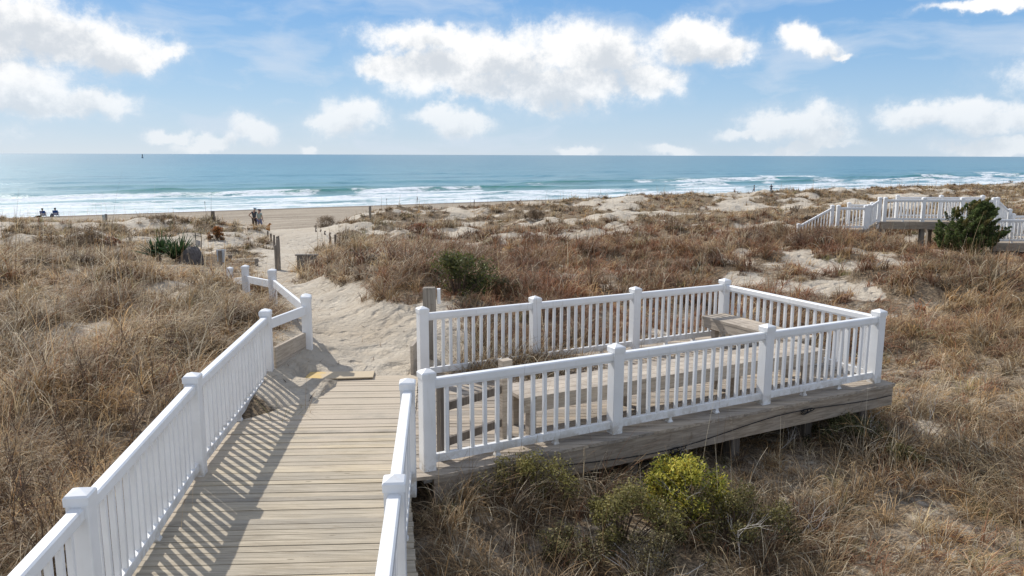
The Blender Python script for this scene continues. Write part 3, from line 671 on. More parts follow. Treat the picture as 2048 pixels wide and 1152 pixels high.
    fa=t.m('MINIMUM',t.new('ShaderNodeAttribute',attribute_name='foam').outputs['Fac'],t.mr(lace0:=t.noise(sd(.05,.35),1,5,.6),.4,.6,.55,1.0))
    lace=t.noise(sd(.55,1.3),1,8,.72,.5); lace2=t.noise(sd(.12,.5),1,4,.6)
    fm=t.m('ADD',fa,t.m('MULTIPLY',t.m('SUBTRACT',t.m('ADD',t.m('MULTIPLY',lace,.5),t.m('MULTIPLY',lace2,.5)),.5),2.8)); fm=t.mr(fm,.42,.84)
    fm=t.m('MULTIPLY',fm,t.mr(fa,.04,.25))
    wc=t.m('MULTIPLY',t.mr(t.noise(sd(.06,.25),1,7,.7),.71,.75),t.mr(d,60,110,0,.55)); fm=t.m('MAXIMUM',fm,wc)
    t.put(b.inputs['Base Color'],t.mix(fm,base,t.mix(t.mr(n3,.35,.65),(.56,.62,.65,1),(.76,.78,.79,1))))
    t.put(b.inputs['Roughness'],t.mr(fm,0,1,.28,.9,False)); b.inputs['Specular IOR Level'].default_value=.38
    cb=t.m('ADD',t.m('MULTIPLY',t.noise(sd(.35,.8),1,5,.65),1.),t.m('MULTIPLY',n1,2.2))
    t.put(b.inputs['Normal'],t.bump(t.m('ADD',cb,t.m('MULTIPLY',fm,.5)),.55,.35))
    me.materials.append(m); tag(obj('sea',me),'blue green sea with white breakers rolling onto the beach','sea',kind='structure')
build_sea()

# ------------------------------------------------------------------ sky and sun
SUN=Vector((-.50,.53,.61)).normalized()
def build_sky():
    W=bpy.data.worlds.new('World'); SC.world=W; W.use_nodes=True; t=NT(W.node_tree); bg=t.n['Background']
    sky=t.new('ShaderNodeTexSky',sky_type='NISHITA'); sky.sun_disc=False; sky.sun_elevation=math.asin(SUN.z); sky.sun_rotation=math.atan2(SUN.x,SUN.y); sky.air_density=1.; sky.dust_density=.4; sky.ozone_density=2.
    d=t.new('ShaderNodeTexCoord').outputs['Generated']; s=t.new('ShaderNodeSeparateXYZ'); t.put(s.inputs[0],d)
    az=t.m('ARCTAN2',s.outputs[0],s.outputs[1]); el=t.m('ARCSINE',s.outputs[2])
    uv=t.new('ShaderNodeCombineXYZ'); t.put(uv.inputs[0],az); t.put(uv.inputs[1],el); uv=uv.outputs[0]
    def ae(px,py):
        v=ray(px,py); v=v/np.linalg.norm(v); return math.atan2(v[0],v[1]),math.asin(v[2])
    # billows: warp the coordinates so that the outlines break up
    w1=t.vm('SCALE',t.vm('SUBTRACT',t.noise(uv,11,3,.55,0,True),(.5,.5,.5)),.055); w2=t.vm('SCALE',t.vm('SUBTRACT',t.noise(uv,38,5,.62,0,True),(.5,.5,.5)),.026)
    q=t.vm('ADD',t.vm('ADD',uv,w1),w2)
    C=[(60,45,85,45),(135,70,100,48),(225,100,95,38),(305,108,52,22),(-20,90,60,50),(20,165,80,38),(60,195,80,28),(185,203,72,24),(120,205,60,18),
       (850,85,110,32),(775,140,60,24),(880,145,120,40),(1000,120,130,60),(1130,90,75,50),(1200,110,110,55),(1290,160,75,32),(1120,175,150,42),(950,175,80,25),
       (1385,85,70,42),(1440,105,65,30),(1595,78,35,24),(1640,100,38,16),(1680,114,20,8),
       (700,232,72,36),(650,228,40,14),(510,262,48,24),(340,262,38,12),(420,282,60,12),(620,290,18,12),(880,225,55,20),(930,248,50,24),
       (1560,245,65,28),(1620,250,60,34),(1640,280,45,24),(1500,262,60,12),(1850,235,80,22),(1930,225,60,26),(1980,245,60,20),(2035,230,22,30),(2000,292,90,16),
       (1150,303,50,12),(1345,303,45,11),(1600,300,80,10),(1980,2,90,10),(2300,120,160,60),(-250,120,150,70),(-300,260,200,25)]
    def field(v):
        acc=None
        for px,py,rx,ry in C:
            a,e=ae(px,py); o=t.vm('LENGTH',t.vm('MULTIPLY',t.vm('SUBTRACT',v,(a,e,0)),(F/rx/1.17,F/ry/1.17,0)),out=1)
            acc=o if acc is None else t.m('SMOOTH_MIN',acc,o,.16)
        return acc
    f0=field(q); C=[(60,50,110,60),(200,95,130,45),(60,180,100,40),(180,203,80,26),(850,100,120,48),(1010,130,130,60),(1200,115,130,65),(1120,175,150,42),(1400,92,95,42),(1620,92,60,26),(700,235,80,34),(500,265,60,26),(905,238,85,28),(1595,258,95,42),(1900,240,120,34)]; f1=field(t.vm('ADD',t.vm('ADD',uv,w1),(-.006,.020,0)))
    nz=t.noise(uv,55,7,.68); nb=t.noise(uv,20,5,.6)
    over=t.m('MAXIMUM',t.mr(el,.33,.75,0,.42),t.mr(s.outputs[1],.25,-.35,0,.42))  # unseen white haze overhead and behind the camera, added to lift neutral fill light
    d0=t.m('SUBTRACT',1.12,f0); d0=t.m('ADD',d0,t.m('MULTIPLY',t.m('SUBTRACT',nz,.5),.80)); d0=t.m('ADD',d0,t.m('MULTIPLY',t.m('SUBTRACT',nb,.5),.55))
    elf=t.mr(el,.0,.12,.58,1.)                          # lower clouds are hazier
    dens=t.m('MULTIPLY',t.mr(d0,.02,.62),elf)
    halo=t.m('MULTIPLY',t.mr(d0,-.35,.3),.22)
    shade=t.m('SUBTRACT',t.m('SUBTRACT',1.12,f1),t.m('MULTIPLY',t.m('SUBTRACT',nb,.5),2.4)); shade=t.m('ADD',shade,t.m('MULTIPLY',t.m('SUBTRACT',nz,.5),-1.3)); shade=t.mr(shade,.05,1.15)
    # high thin cloud
    sv=t.vm('MULTIPLY',uv,(2.6,13,1)); ci=t.noise(t.vm('ADD',sv,t.vm('SCALE',t.noise(uv,4,3,.5,0,True),1.2)),1.6,6,.55)
    cirrus=t.m('MAXIMUM',t.mr(ci,.43,.72,0,.6),t.mr(el,.02,.16,.30,.06))
    grad=t.ramp(t.m('MULTIPLY',el,2.2),[(0,(.54,.68,.81)),(.05,(.41,.60,.79)),(.15,(.27,.51,.78)),(.4,(.14,.375,.745)),(1,(.05,.18,.50))])
    nis=t.mix(.0,sky.outputs[0],sky.outputs[0])
    # photographic tint of the physical sky: keep its own brightness, pull its hue to the deep beach-day blue
    lum=t.new('ShaderNodeRGBToBW'); t.put(lum.inputs[0],sky.outputs[0])
    base=t.mix(.82,t.vm('SCALE',nis,1.0),t.vm('SCALE',grad,10.))
    c=t.mix(cirrus,base,(6.6,7.4,8.5,1))
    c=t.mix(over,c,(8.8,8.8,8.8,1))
    c=t.mix(halo,c,(6.9,7.6,8.5,1))
    cl=t.mix(shade,(9.9,9.9,9.9,1),(6.5,6.95,7.5,1)); cl=t.mix(t.mr(el,.0,.09,.35,0),cl,(7.6,8.1,8.5,1))
    c=t.mix(dens,c,cl)
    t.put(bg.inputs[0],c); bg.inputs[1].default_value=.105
    W.cycles.sampling_method='MANUAL'; W.cycles.sample_map_resolution=512
    l=bpy.data.lights.new('sun','SUN'); l.energy=4.5; l.angle=math.radians(.53); l.color=(1,.955,.89); o=bpy.data.objects.new('sun',l); COL.objects.link(o); o.location=(-20,20,30); o.rotation_euler=SUN.to_track_quat('Z','Y').to_euler()
build_sky()
# ------------------------------------------------------------------ far boardwalk
def px3(px,D,z): p=at(px,400,D); return (float(p[0]),D,z)
UZ=.37
r=thing('elevated_boardwalk','raised timber boardwalk on tall posts crossing the dunes behind the round shrub','boardwalk',px3(1850,34,-.5))
def slab(pts,z,th,nm,mt): return MB().prism([np.array(p[:2]) for p in pts],z-th,z,.5).build(nm,mt,r)
x0,x1=px3(1762,33,0)[0],px3(1992,33,0)[0]
decking([np.array(p) for p in [(x0,32.85),(x1,32.85),(x1,35.2),(x0,35.2)]],32.8,35.3,M['plank2'],'decking',r,9).location.z+=UZ
xa,xb=px3(1674,33,0)[0],px3(1737,33,0)[0]
decking([np.array(p) for p in [(xa,32.85),(xb,32.85),(xb,35.2),(xa,35.2)]],32.8,35.3,M['plank2'],'decking',r,10).location.z+=.03
xc=px3(1990,31,0)[0]
decking([np.array(p) for p in [(xc,30.85),(xc+9,30.85),(xc+9,33.2),(xc,33.2)]],30.8,33.3,M['plank2'],'decking',r,12).location.z-=.30
for (a,b,z) in (((x0,32.83),(x1,32.83),UZ-.04),((x0,35.2),(x1,35.2),UZ-.04),((xa,32.83),(xb,32.83),-.01),((xc,30.83),(xc+9,30.83),-.34),((xc-.02,30.85),(xc-.02,33.2),-.34)):
    MB().beam((*a,z),(*b,z),.05,.27,.5).build('rim_beam',M['beam'],r)
for px,D,z in ((1765,33,UZ),(1849,33,UZ),(1925,33,UZ),(1988,33,UZ),(1778,35,UZ),(1864,35,UZ),(1950,35,UZ),(1682,33.,.03),(1996,31,-.3),(2040,31,-.3),(2090,31,-.3),(2020,33,-.3)):
    p=px3(px,D,0); g=gz(p[0],p[1]); MB().box((p[0],p[1],(z-.05+g-.4)/2),(.17,.17,z-.05-g+.4),0,.6).build('support_post',M['postwood'],r)
xs=px3(1601,33,0)[0]
for i in range(5):
    f_=(i+.5)/5; MB().box((xb+(x0-xb)*f_,34.,.03+(UZ-.03)*f_-.02),((x0-xb)/5+.02,2.2,.04),0,.5).build('step',M['plank2'],r)
for i in range(6):
    f_=(i+.5)/6; MB().box((xa+(xs-xa)*f_,34.,.03-.8*f_-.02),(abs(xs-xa)/6+.02,2.2,.04),0,.5).build('step',M['plank2'],r)
xe=px3(2024,33,0)[0]
for i in range(5):
    f_=(i+.5)/5; MB().box((x1+(xe-x1)*f_,34.1,UZ-(UZ+.3)*f_-.02),((xe-x1)/5+.02,2.0,.04),0,.5).build('step',M['plank2'],r)
railing('dune_railing','white railing on the near side of the raised boardwalk, left of the round shrub',[px3(1771,33,UZ),px3(1848,33,UZ),px3(1925,33,UZ),px3(1988,33,UZ)],0,None,(),None,1)
railing('dune_railing','white railing on the sea side of the raised boardwalk top',[px3(1795,35,UZ),px3(1882,35,UZ),px3(1965,35,UZ)],0,None,(),None,0)
railing('dune_railing','white railing along the near side of the low landing left of the raised boardwalk',[px3(1678,33,.03),px3(1733,33,.03)],0,None,(),None,0)
railing('dune_railing','white railing on the sea side of the low landing',[px3(1699,35,.03),px3(1745,35,.03)],0,None,(),None,0)
railing('stair_railing','white sloping railing between the low landing and the boardwalk top',[px3(1739,33,.06),px3(1760,33,UZ)],0,None,(),{0:5},0,(),-.3)
railing('stair_railing','sloping white stair railing running into the grass left of the low landing',[px3(1666,33,.03),px3(1601,32.6,-.72)],0,None,(),None,0,(),-.3)
railing('stair_railing','white sloping stair railing right of the round shrub, behind the lowest deck',[px3(1995,33.3,UZ),px3(2022,33.3,-.12)],0,None,(),{0:7},0,(),-.3)
railing('dune_railing','white railing of the low walkway at the right edge, beyond the round shrub',[px3(1990,31,-.3),px3(2075,31,-.3),px3(2160,31,-.3)],0,None,(),None,1,(),-.12,(0,1))
railing('dune_railing','white railing on the sea side of the low walkway at the right edge',[px3(2030,33.,-.3),px3(2110,33.,-.3)],0,None,(),None,0,(),-.12)

# ------------------------------------------------------------------ plants
def leaves(P,N,size,col,asp=.45):
    n=len(P); d=RNG.normal(0,1,(n,3)); d/=np.linalg.norm(d,axis=1)[:,None]; nn=N+RNG.normal(0,.5,(n,3)); s=np.cross(d,nn); s/=np.linalg.norm(s,axis=1)[:,None]+1e-9
    L=(size*RNG.uniform(.6,1.4,n))[:,None]; A=P-d*L*.5; B=P+s*L*asp*.5; C=P+d*L*.5; D=P-s*L*asp*.5
    V=np.stack([A,B,C,D],1).reshape(-1,3); Q=np.arange(n*4).reshape(-1,4); return V,Q,np.repeat(col,4,0)
def twigs(b,p,d,L,r,depth,rn,spread=.6,up=.15,kids=3):
    pts=[np.array(p)]; dd=np.array(d,float)
    for i in range(4):
        dd=dd+np.array([rn.gauss(0,.16),rn.gauss(0,.16),rn.gauss(0,.12)+up*.4]); dd/=np.linalg.norm(dd); pts.append(pts[-1]+dd*L/4)
    b.tube(pts,[r*(1-.14*i) for i in range(5)],4 if r>.004 else 3)
    ends=[pts[-1]]
    if depth:
        for k in range(kids):
            j=rn.choice([2,3,4]); e=dd+np.array([rn.gauss(0,spread),rn.gauss(0,spread),rn.gauss(0,spread*.6)+up]); e/=np.linalg.norm(e)
            ends+=twigs(b,pts[j],e,L*rn.uniform(.5,.8),r*.55,depth-1,rn,spread,up,kids)
    return ends
def bark(name,c): return plain(name,c,.9,.3,20)
M['twig']=bark('dark_twig',(.13,.09,.065)); M['pale']=bark('pale_dead_twig',(.50,.46,.41)); M['bark']=bark('bark',(.16,.115,.08))
def bush(name,label,cat,loc,R,nl,size,pal,seed,clumps=26,lean=(0,0),twigmat='twig',low=.05,group=None):
    rn=random.Random(seed); rg=np.random.default_rng(seed); loc=np.array(loc,float); r=thing(name,label,cat,tuple(loc),group)
    b=MB(); C=[]
    for i in range(clumps):
        a=rn.uniform(0,2*math.pi); q=rn.random()**.6; h=rn.random()**.8; w=math.sqrt(max(.05,1-h**2.2))
        c=np.array([math.cos(a)*q*R[0]*w+lean[0]*h,math.sin(a)*q*R[1]*w+lean[1]*h,low+h*R[2]*.92]); C.append(c)
        e=np.array([c[0]*.25,c[1]*.25,0]); mid=e*.5+c*.5+np.array([rn.gauss(0,.03),rn.gauss(0,.03),0])
        b.tube([loc+e-np.array([0,0,.05]),loc+mid,loc+c],[.012*R[2]+.003,.008*R[2]+.002,.003],4)
    b.build('branches',M[twigmat],r)
    C=np.array(C); k=rg.integers(0,clumps,nl); off=rg.normal(0,1,(nl,3)); off/=np.linalg.norm(off,axis=1)[:,None]; cr_=min(R)*.30*rg.uniform(.6,1.25,clumps)
    P=C[k]+off*(cr_[k]*rg.uniform(.4,1.1,nl))[:,None]; P[:,2]=np.maximum(P[:,2],.01)
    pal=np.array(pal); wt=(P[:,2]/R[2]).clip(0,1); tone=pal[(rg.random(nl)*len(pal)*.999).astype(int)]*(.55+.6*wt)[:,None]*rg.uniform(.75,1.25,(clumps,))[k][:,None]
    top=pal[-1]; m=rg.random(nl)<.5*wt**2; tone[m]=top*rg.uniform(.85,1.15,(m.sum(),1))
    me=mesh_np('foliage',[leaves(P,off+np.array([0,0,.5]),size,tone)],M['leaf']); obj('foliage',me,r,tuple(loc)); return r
GRN=[(.06,.085,.025),(.09,.12,.03),(.05,.06,.02),(.12,.13,.04)]
h=hit(1362,1052); h=h-np.array([0,.0,.0])
bush('wax_myrtle','bright yellow green leafy bush growing in front of the deck beam','bush',h+np.array([.02,.14,0]),(.54,.42,.56),10000,.034,[(.24,.26,.04),(.36,.34,.05),(.13,.15,.025),(.52,.38,.05),(.09,.09,.02),(.60,.54,.09)],1,64)
h=hit(1470,1075); bush('wax_myrtle','olive brown half bare bush just right of the yellow green bush','bush',h,(.56,.42,.44),5200,.028,[(.10,.10,.035),(.15,.12,.04),(.07,.06,.03),(.2,.17,.06)],2,26)
h=hit(1240,1080); bush('wax_myrtle','sparse olive bush between the yellow green bush and the boardwalk','bush',h,(.62,.42,.44),5200,.030,[(.13,.12,.04),(.17,.14,.05),(.09,.075,.03),(.25,.22,.07)],3,26)
h=hit(1060,1010); bush('wax_myrtle','low olive bush mixed with curling grass at the foot of the deck corner','bush',h,(.66,.42,.44),5200,.030,[(.13,.115,.035),(.19,.15,.055),(.10,.08,.03),(.32,.28,.09)],4,26)
h=hit(1300,1148); bush('dark_shrub','dark brown low brush with pale twigs at the bottom edge below the yellow green bush','shrub',h,(.62,.36,.30),3400,.026,[(.085,.065,.035),(.12,.09,.05),(.06,.05,.03),(.2,.17,.08)],31,30,(0,0),'pale')
h=hit(1130,1130); bush('dark_shrub','olive brown brush low beside the boardwalk edge at the bottom','shrub',h,(.5,.36,.28),2600,.028,[(.10,.085,.035),(.14,.115,.05),(.07,.06,.03),(.26,.22,.09)],32,26)
h=hit(1700,905); bush('juniper','dark green low shrub in the shade under the right end of the deck','shrub',h+np.array([0,.15,0]),(.62,.42,.36),4200,.03,[(.055,.065,.022),(.09,.095,.03),(.04,.042,.018),(.14,.13,.05)],5,34)
h=hit(1800,930); bush('juniper','olive trailing shrub just outside the shade of the deck end','shrub',h,(.40,.3,.22),1500,.03,[(.12,.11,.04),(.09,.085,.03),(.18,.16,.06)],6,20)
h=hit(915,598); bush('wax_myrtle','dark and light green bush behind the far deck railing','bush',h+np.array([0,.4,0]),(.85,.6,.72),5200,.05,[(.05,.065,.02),(.09,.10,.03),(.14,.17,.03),(.045,.05,.02),(.13,.13,.045)],7,44)
h=hit(1000,606); bush('wax_myrtle','small brownish green bush right of the dark green one behind the far railing','bush',h+np.array([0,.3,0]),(.45,.4,.45),1500,.045,[(.10,.09,.035),(.13,.10,.05),(.07,.065,.03)],8,18)
h=hit(434,481); bush('rusty_shrub','round shrub with a rusty orange top on the sand, beside the black folded chair','shrub',h,(.46,.40,.62),3200,.06,[(.10,.075,.03),(.16,.10,.04),(.07,.06,.025),(.50,.19,.05)],9,34)
h=hit(225,492); bush('rusty_shrub','low flat reddish shrub among grass left of the two spiky green plants','shrub',h,(.85,.5,.28),1800,.06,[(.22,.10,.055),(.14,.07,.04),(.30,.12,.06)],10,26)
h=hit(842,470); bush('rusty_shrub','reddish brown mounded shrub on the white dune slope','shrub',h,(.95,.6,.55),3000,.07,[(.13,.07,.045),(.09,.06,.035),(.20,.09,.05),(.36,.14,.07)],11,34)
h=hit(1625,452); bush('dark_shrub','small dark shrub on the sand left of the sloping stair railing','shrub',h,(.75,.5,.42),1200,.08,[(.07,.055,.04),(.10,.075,.05),(.13,.1,.07)],12,20)
for i,(px,py,w_,h_,lab) in enumerate([(640,425,1.0,.8,'tufted brown dune shrub at the left end of the foredune above the rope posts'),(1070,425,.9,.55,'brown shrub high on the white foredune slope'),(330,437,1.6,.5,'grey brown shrub on the crest between the two weathered posts'),(185,478,2.2,.8,'dark grey shrub at the left of the white sand patch')]):
    hh=hit(px,py+14)
    if i==0: hh=at(655,440,55.); hh[2]=gz(hh[0],hh[1])
    bush('dune_shrub',lab,'shrub',hh,(w_,w_*.7,h_),4200,.055,[(.20,.145,.09),(.14,.10,.065),(.27,.2,.13)],20+i,40)

# cedar
def cedar():
    b_=hit(1938,512); b_=np.array([at(1930,500,30.6)[0],30.6,0]); b_[2]=gz(b_[0],b_[1]); s=1/ (F/31.)
    r=thing('cedar_tree','round dark green cedar leaning in front of the raised boardwalk','tree',tuple(b_))
    rn=random.Random(5); rg=np.random.default_rng(5); tb=MB(); tb.tube([b_-np.array([0,0,.2]),b_+np.array([.05,0,.5]),b_+np.array([.2,0,1.1]),b_+np.array([.45,0,1.8])],[.09,.07,.05,.02],7)
    C=[];
    for i in range(300):
        h_=rn.random(); z=.12+h_*2.05
        # outline seen in the picture: full and leaning to the right, a lower shoulder on the left
        cx=-.05+.42*h_; w=1.18*math.sin(math.pi*min(1,(h_*.86+.12)))**.75
        if h_<.12: w*=.6
        a=rn.uniform(0,2*math.pi); q=rn.random()**.45
        x=cx+math.cos(a)*q*w*(1.0 if math.cos(a)>0 else 1.12*(1-.5*max(0,h_-.55))) ; y=math.sin(a)*q*w*.85
        c=np.array([x,y,z+rn.gauss(0,.05)]); C.append(c)
        if i%3==0: tb.tube([b_+np.array([.05+.3*h_*.8,0,z*.75]),b_+c*.6+np.array([0,0,z*.35-.0]) if 0 else b_+np.array([x*.5,y*.5,z*.9]),b_+c],[.03,.018,.006],4)
    tb.build('trunk',M['bark'],r)
    C=np.array(C); n_=len(C); per=190; PP=[];TT=[];OO=[]
    pal=np.array([(.085,.12,.035),(.12,.155,.045),(.155,.185,.055),(.06,.085,.028)])
    for c in C:
        d=np.array([c[0]*.55+.22,c[1]*.55,.42+rg.normal(0,.12)]); d/=np.linalg.norm(d); L=rg.uniform(.22,.5); q=rg.random(per)**.8
        w=.115*(1-.75*q); o=rg.normal(0,1,(per,3)); o/=np.linalg.norm(o,axis=1)[:,None]
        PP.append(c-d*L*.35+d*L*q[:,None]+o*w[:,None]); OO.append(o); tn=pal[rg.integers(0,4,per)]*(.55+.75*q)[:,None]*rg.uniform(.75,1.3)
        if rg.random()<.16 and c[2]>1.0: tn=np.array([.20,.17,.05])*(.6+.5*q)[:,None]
        TT.append(tn)
    P=np.concatenate(PP); P[:,2]=np.maximum(P[:,2],.03); off=np.concatenate(OO); tone=np.concatenate(TT)
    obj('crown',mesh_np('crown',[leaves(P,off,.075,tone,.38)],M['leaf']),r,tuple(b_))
cedar()
# spiky palmettos
def spiky(px,py,label,n,L,seed):
    rg=np.random.default_rng(seed); h=hit(px,py); r=thing('yucca',label,'plant',tuple(h))
    for g in range(2):
        m=n//2; az=rg.uniform(0,2*math.pi,m); th=rg.uniform(.15,1.25,m); B=np.zeros((m,3)); B[:,2]=.12+.1*g; B[:,0]=(g-.5)*.25
        col=np.array([(.045,.085,.03)])*rg.uniform(.6,1.6,(m,1)); V,Q,C=blades(B,L*rg.uniform(.7,1.1,m),np.full(m,.075),az,th,th+rg.uniform(0,.3,m),3,col)
        obj('leaf_rosette',mesh_np('leaf_rosette',[(V,Q,C)],M['leaf']),r,tuple(h))
    MB().tube([h-np.array([0,0,.1]),h+np.array([0,0,.22])],[.09,.07],7).build('stem',M['bark'],r)
spiky(318,522,'left one of two spiky dark green yuccas rising from the dry grass',90,.72,1)
spiky(356,526,'right one of two spiky dark green yuccas, next to the grey stump',90,.70,2)
# bare dark weeds on the left, dead pale twigs on the right
WEED='bare dark branching weed standing in the dry grass left of the boardwalk'
for i,(px,py,L) in enumerate([(118,1150,.55),(95,1070,.5),(205,1010,.5),(262,905,.55),(345,880,.5),(165,800,.45),(235,745,.4),(300,800,.5),(60,1060,.5),(150,930,.45),(30,1110,.5),(340,740,.4),(70,900,.4),(20,1000,.5)]):
    h=hit(px,py); rn=random.Random(100+i); b=MB()
    for k in range(3): twigs(b,h+np.array([rn.gauss(0,.03),rn.gauss(0,.03),-.02]),(rn.gauss(-.1,.25),rn.gauss(0,.2),1),L*rn.uniform(.8,1.2),.007,2,rn,.45,.25)
    o=b.build('dry_weed',M['twig']); tag(o,WEED,'weed','bare weeds left of the boardwalk')
for i,(px,py,L,d,lab) in enumerate([(1395,960,.55,(-.8,.1,.6),'pale leafless branch arching over the yellow green bush'),(1735,880,.35,(.5,.2,.7),'pale forked twigs at the edge of the dark green shrub'),(1835,880,.5,(.6,.3,.8),'single long pale twig leaning out past the deck end'),(1480,1130,.32,(-.3,0,.9),'pale dead twigs low at the bottom, below the olive brown bush'),(1360,1060,.35,(.2,-.2,1),'pale forked dead branch in front of the yellow green bush'),(1600,1080,.3,(.8,0,.5),'pale dead twigs lying over the grass right of the bushes'),(1560,900,.3,(.5,.1,.7),'thin pale twigs rising beside the deck beam middle'),(1385,560,.4,(.1,0,1),'bare twig standing up behind the back corner post of the deck')]):
    h=hit(px,py); rn=random.Random(200+i); b=MB(); 
    for k in range(2): twigs(b,h,np.array(d)+np.array([rn.gauss(0,.2),rn.gauss(0,.2),0]),L*rn.uniform(.7,1.1),.005,2,rn,.55,.1)
    tag(b.build('dead_branch',M['pale']),lab,'branch')
# tall sea oat stalks
for i,(px,py,top,lab) in enumerate([(834,485,392,'tallest thin stalk rising from the grass left of the reddish dune shrub'),(948,488,398,'tall thin stalk in the white foredune slope, crossing the breakers'),(773,432,396,'thin stalk standing on the foredune crest left of centre'),(1181,590,508,'upright brown stalk behind the middle of the far deck railing'),(414,450,402,'leaning bare stalk beside the weathered post on the crest'),(1300,415,385,'thin stalk on the foredune crest right of centre'),(1878,610,548,'thin straw stalk in the grass behind the right deck corner')]):
    h=hit(px,py); d=h[1]; q_=at(px-(5 if i==4 else 0),top,d); b=MB(); L=q_-h; b.tube([h-np.array([0,0,.05]),h+L*.5+np.array([.01*d/30,0,0]),h+L*.85,q_],[.008,.007,.009,.004],4); b.tube([h+L*.86,h+L*.93+np.array([.015,0,0]),q_+np.array([.03,0,-.02])],[.012,.016,.005],4)
    tag(b.build('sea_oat_stalk',M['bark']),lab,'grass stalk')

# ------------------------------------------------------------------ posts, ropes and signs by the path
def fpost(px,ytop,ybase,D,label,w=.10,group='rope fence posts along the sandy path',tilt=0,mt='darkwood'):
    t_=at(px,ytop,D); b_=at(px+tilt,ybase,D); g=gz(b_[0],D); z0=min(g,b_[2])-.3
    b=MB(); v=np.array([t_[0]-b_[0],0,0]); 
    b.tube([(b_[0],D,z0),(b_[0]*.5+t_[0]*.5,D,(z0+t_[2])/2),(t_[0],D,t_[2]-.01),(t_[0],D,t_[2])],[w*.53,w*.5,w*.5,w*.4],8,.5)
    o=b.build('fence_post',M[mt]); tag(o,label,'post',group); return np.array([t_[0],D,t_[2]])
for i,(px,a,b_,D) in enumerate([(530,460,470,50),(535.5,462,477,47),(541.7,467,488,42),(548,470,490,40),(554,473,494,37)]):
    fpost(px,a,b_,D,['farthest and shortest','second farthest','middle','second nearest','nearest'][i]+' of five wooden posts lining the path by the dog',.10+.0*i)
RP=[]
for i,(px,a,b_,D) in enumerate([(632,456,464,50),(641.5,459,470,46.5),(650,462,476,43.5),(660,465,483,40),(670.5,469,490,37)]):
    RP.append(fpost(px,a,b_,D,['farthest','second farthest','middle','second nearest','nearest'][i]+' of five posts carrying the white rope right of the path',.11))
rp=MB(); 
for a,b_ in zip(RP[:-1],RP[1:]):
    rp.tube([a+(b_-a)*k/6-np.array([0,0,.06+.14*math.sin(math.pi*k/6)]) for k in range(7)],.016,5)
tag(rp.build('rope',plain('rope',(.55,.5,.42),.9)),'pale rope sagging between the posts right of the sandy path','rope')
A=fpost(460,510,527,30,'small brown post with a string tied on, behind the white backed sign',.16,None); B=fpost(513,517,536,28,'small tan post at the right end of the low string, before the tall weathered post',.13,None,0,'postwood')
tag(MB().tube([A-np.array([0,0,.12]),(A+B)/2-np.array([0,0,.16]),B-np.array([0,0,.1]),B+np.array([1.2,-.6,-.25])],.006,4).build('string',plain('string',(.6,.58,.52),.9)),'thin white string tied low between small posts left of the path','string')
t_=at(556.5,478,27); g=gz(t_[0],27)
b=MB(); H_=t_[2]-g
b.box((t_[0]-.02,27,g+H_*.5-.2),(.11,.15,H_+.4),.1,.6,.02); b.box((t_[0]-.115,27.01,g+H_*.40-.2),(.085,.13,H_*.8+.4),.15,.35,.02); b.box((t_[0]+.01,27,t_[2]+.05),(.05,.08,.12),.1,.6,.01)
tag(b.build('weathered_post',M['postwood']),'tall split weathered post nearest the handrail on the left of the path','post')
# sign seen from behind
D=26.; g=gz(at(440,520,D)[0],D); c=at(439.5,512,D); r=thing('sign','white tapered sign seen from the back on a grey post near the handrail end','sign',(c[0],D,g))
w1=at(430,500,D);w2=at(449.5,499,D);w3=at(447,526,D);w4=at(433,524,D)
MB().add([(*w[:1],D+yy,w[2]) for yy in (.10,.12) for w in (w4,w3,w2,w1)],[(0,1,2,3),(7,6,5,4),(0,4,5,1),(1,5,6,2),(2,6,7,3),(3,7,4,0)],0).build('panel',plain('sign_back',(.62,.68,.72),.5,.06),r)
MB().box((c[0]+.0,D+.03,(at(440,501,D)[2]+g-.3)/2),(.10,.10,at(440,501,D)[2]-g+.3),.1,.6).build('post',M['postwood'],r)
D=52.; p=at(210,428,D); g=gz(p[0],D); r=thing('sign','narrow pale sign on a post on the left dune crest before the beach','sign',(p[0],D,g))
MB().box((p[0]+.05,D,(p[2]+g-.3)/2),(.12,.12,p[2]-g+.3),0,.5).build('post',M['postwood'],r); MB().box((p[0]-.06,D-.08,p[2]-.28),(.20,.02,.5),0,.5).build('panel',plain('pale_panel',(.42,.47,.45),.7,.1),r)
D=50.; p=at(425.5,422,D); g=gz(p[0],D); b=MB().box((p[0],D,(p[2]+g-.3)/2),(.17,.17,p[2]-g+.3),0,.5); b.box((p[0],D-.02,(p[2]-.35+g)/2),(.27,.24,p[2]-.35-g),0,.8,.03)
tag(b.build('weathered_post',M['darkwood']),'thick weathered post with a wider foot on the crest beside a leaning stalk','post')
D=23.5; a=at(594,511,D);b_=at(634,513,D); g=gz(a[0],D)
tag(MB().box(((a[0]+b_[0])/2,D,(a[2]+g-.2)/2),(b_[0]-a[0],.06,a[2]-g+.2),.05,.3).box(((a[0]+b_[0])/2,D,a[2]+.02),(b_[0]-a[0]+.08,.14,.04),.05,.2).build('board_wall',M['postwood']),'low dark weathered board standing across the sandy path edge behind tall grass','board')
p=at(740,412,58); g=gz(p[0],58); tag(MB().box((p[0],58,(p[2]+g)/2),(.16,.16,max(.4,p[2]-g)),0,.7).build('weathered_post',M['postwood']),'short grey post half hidden on the foredune crest above the rope posts','post')
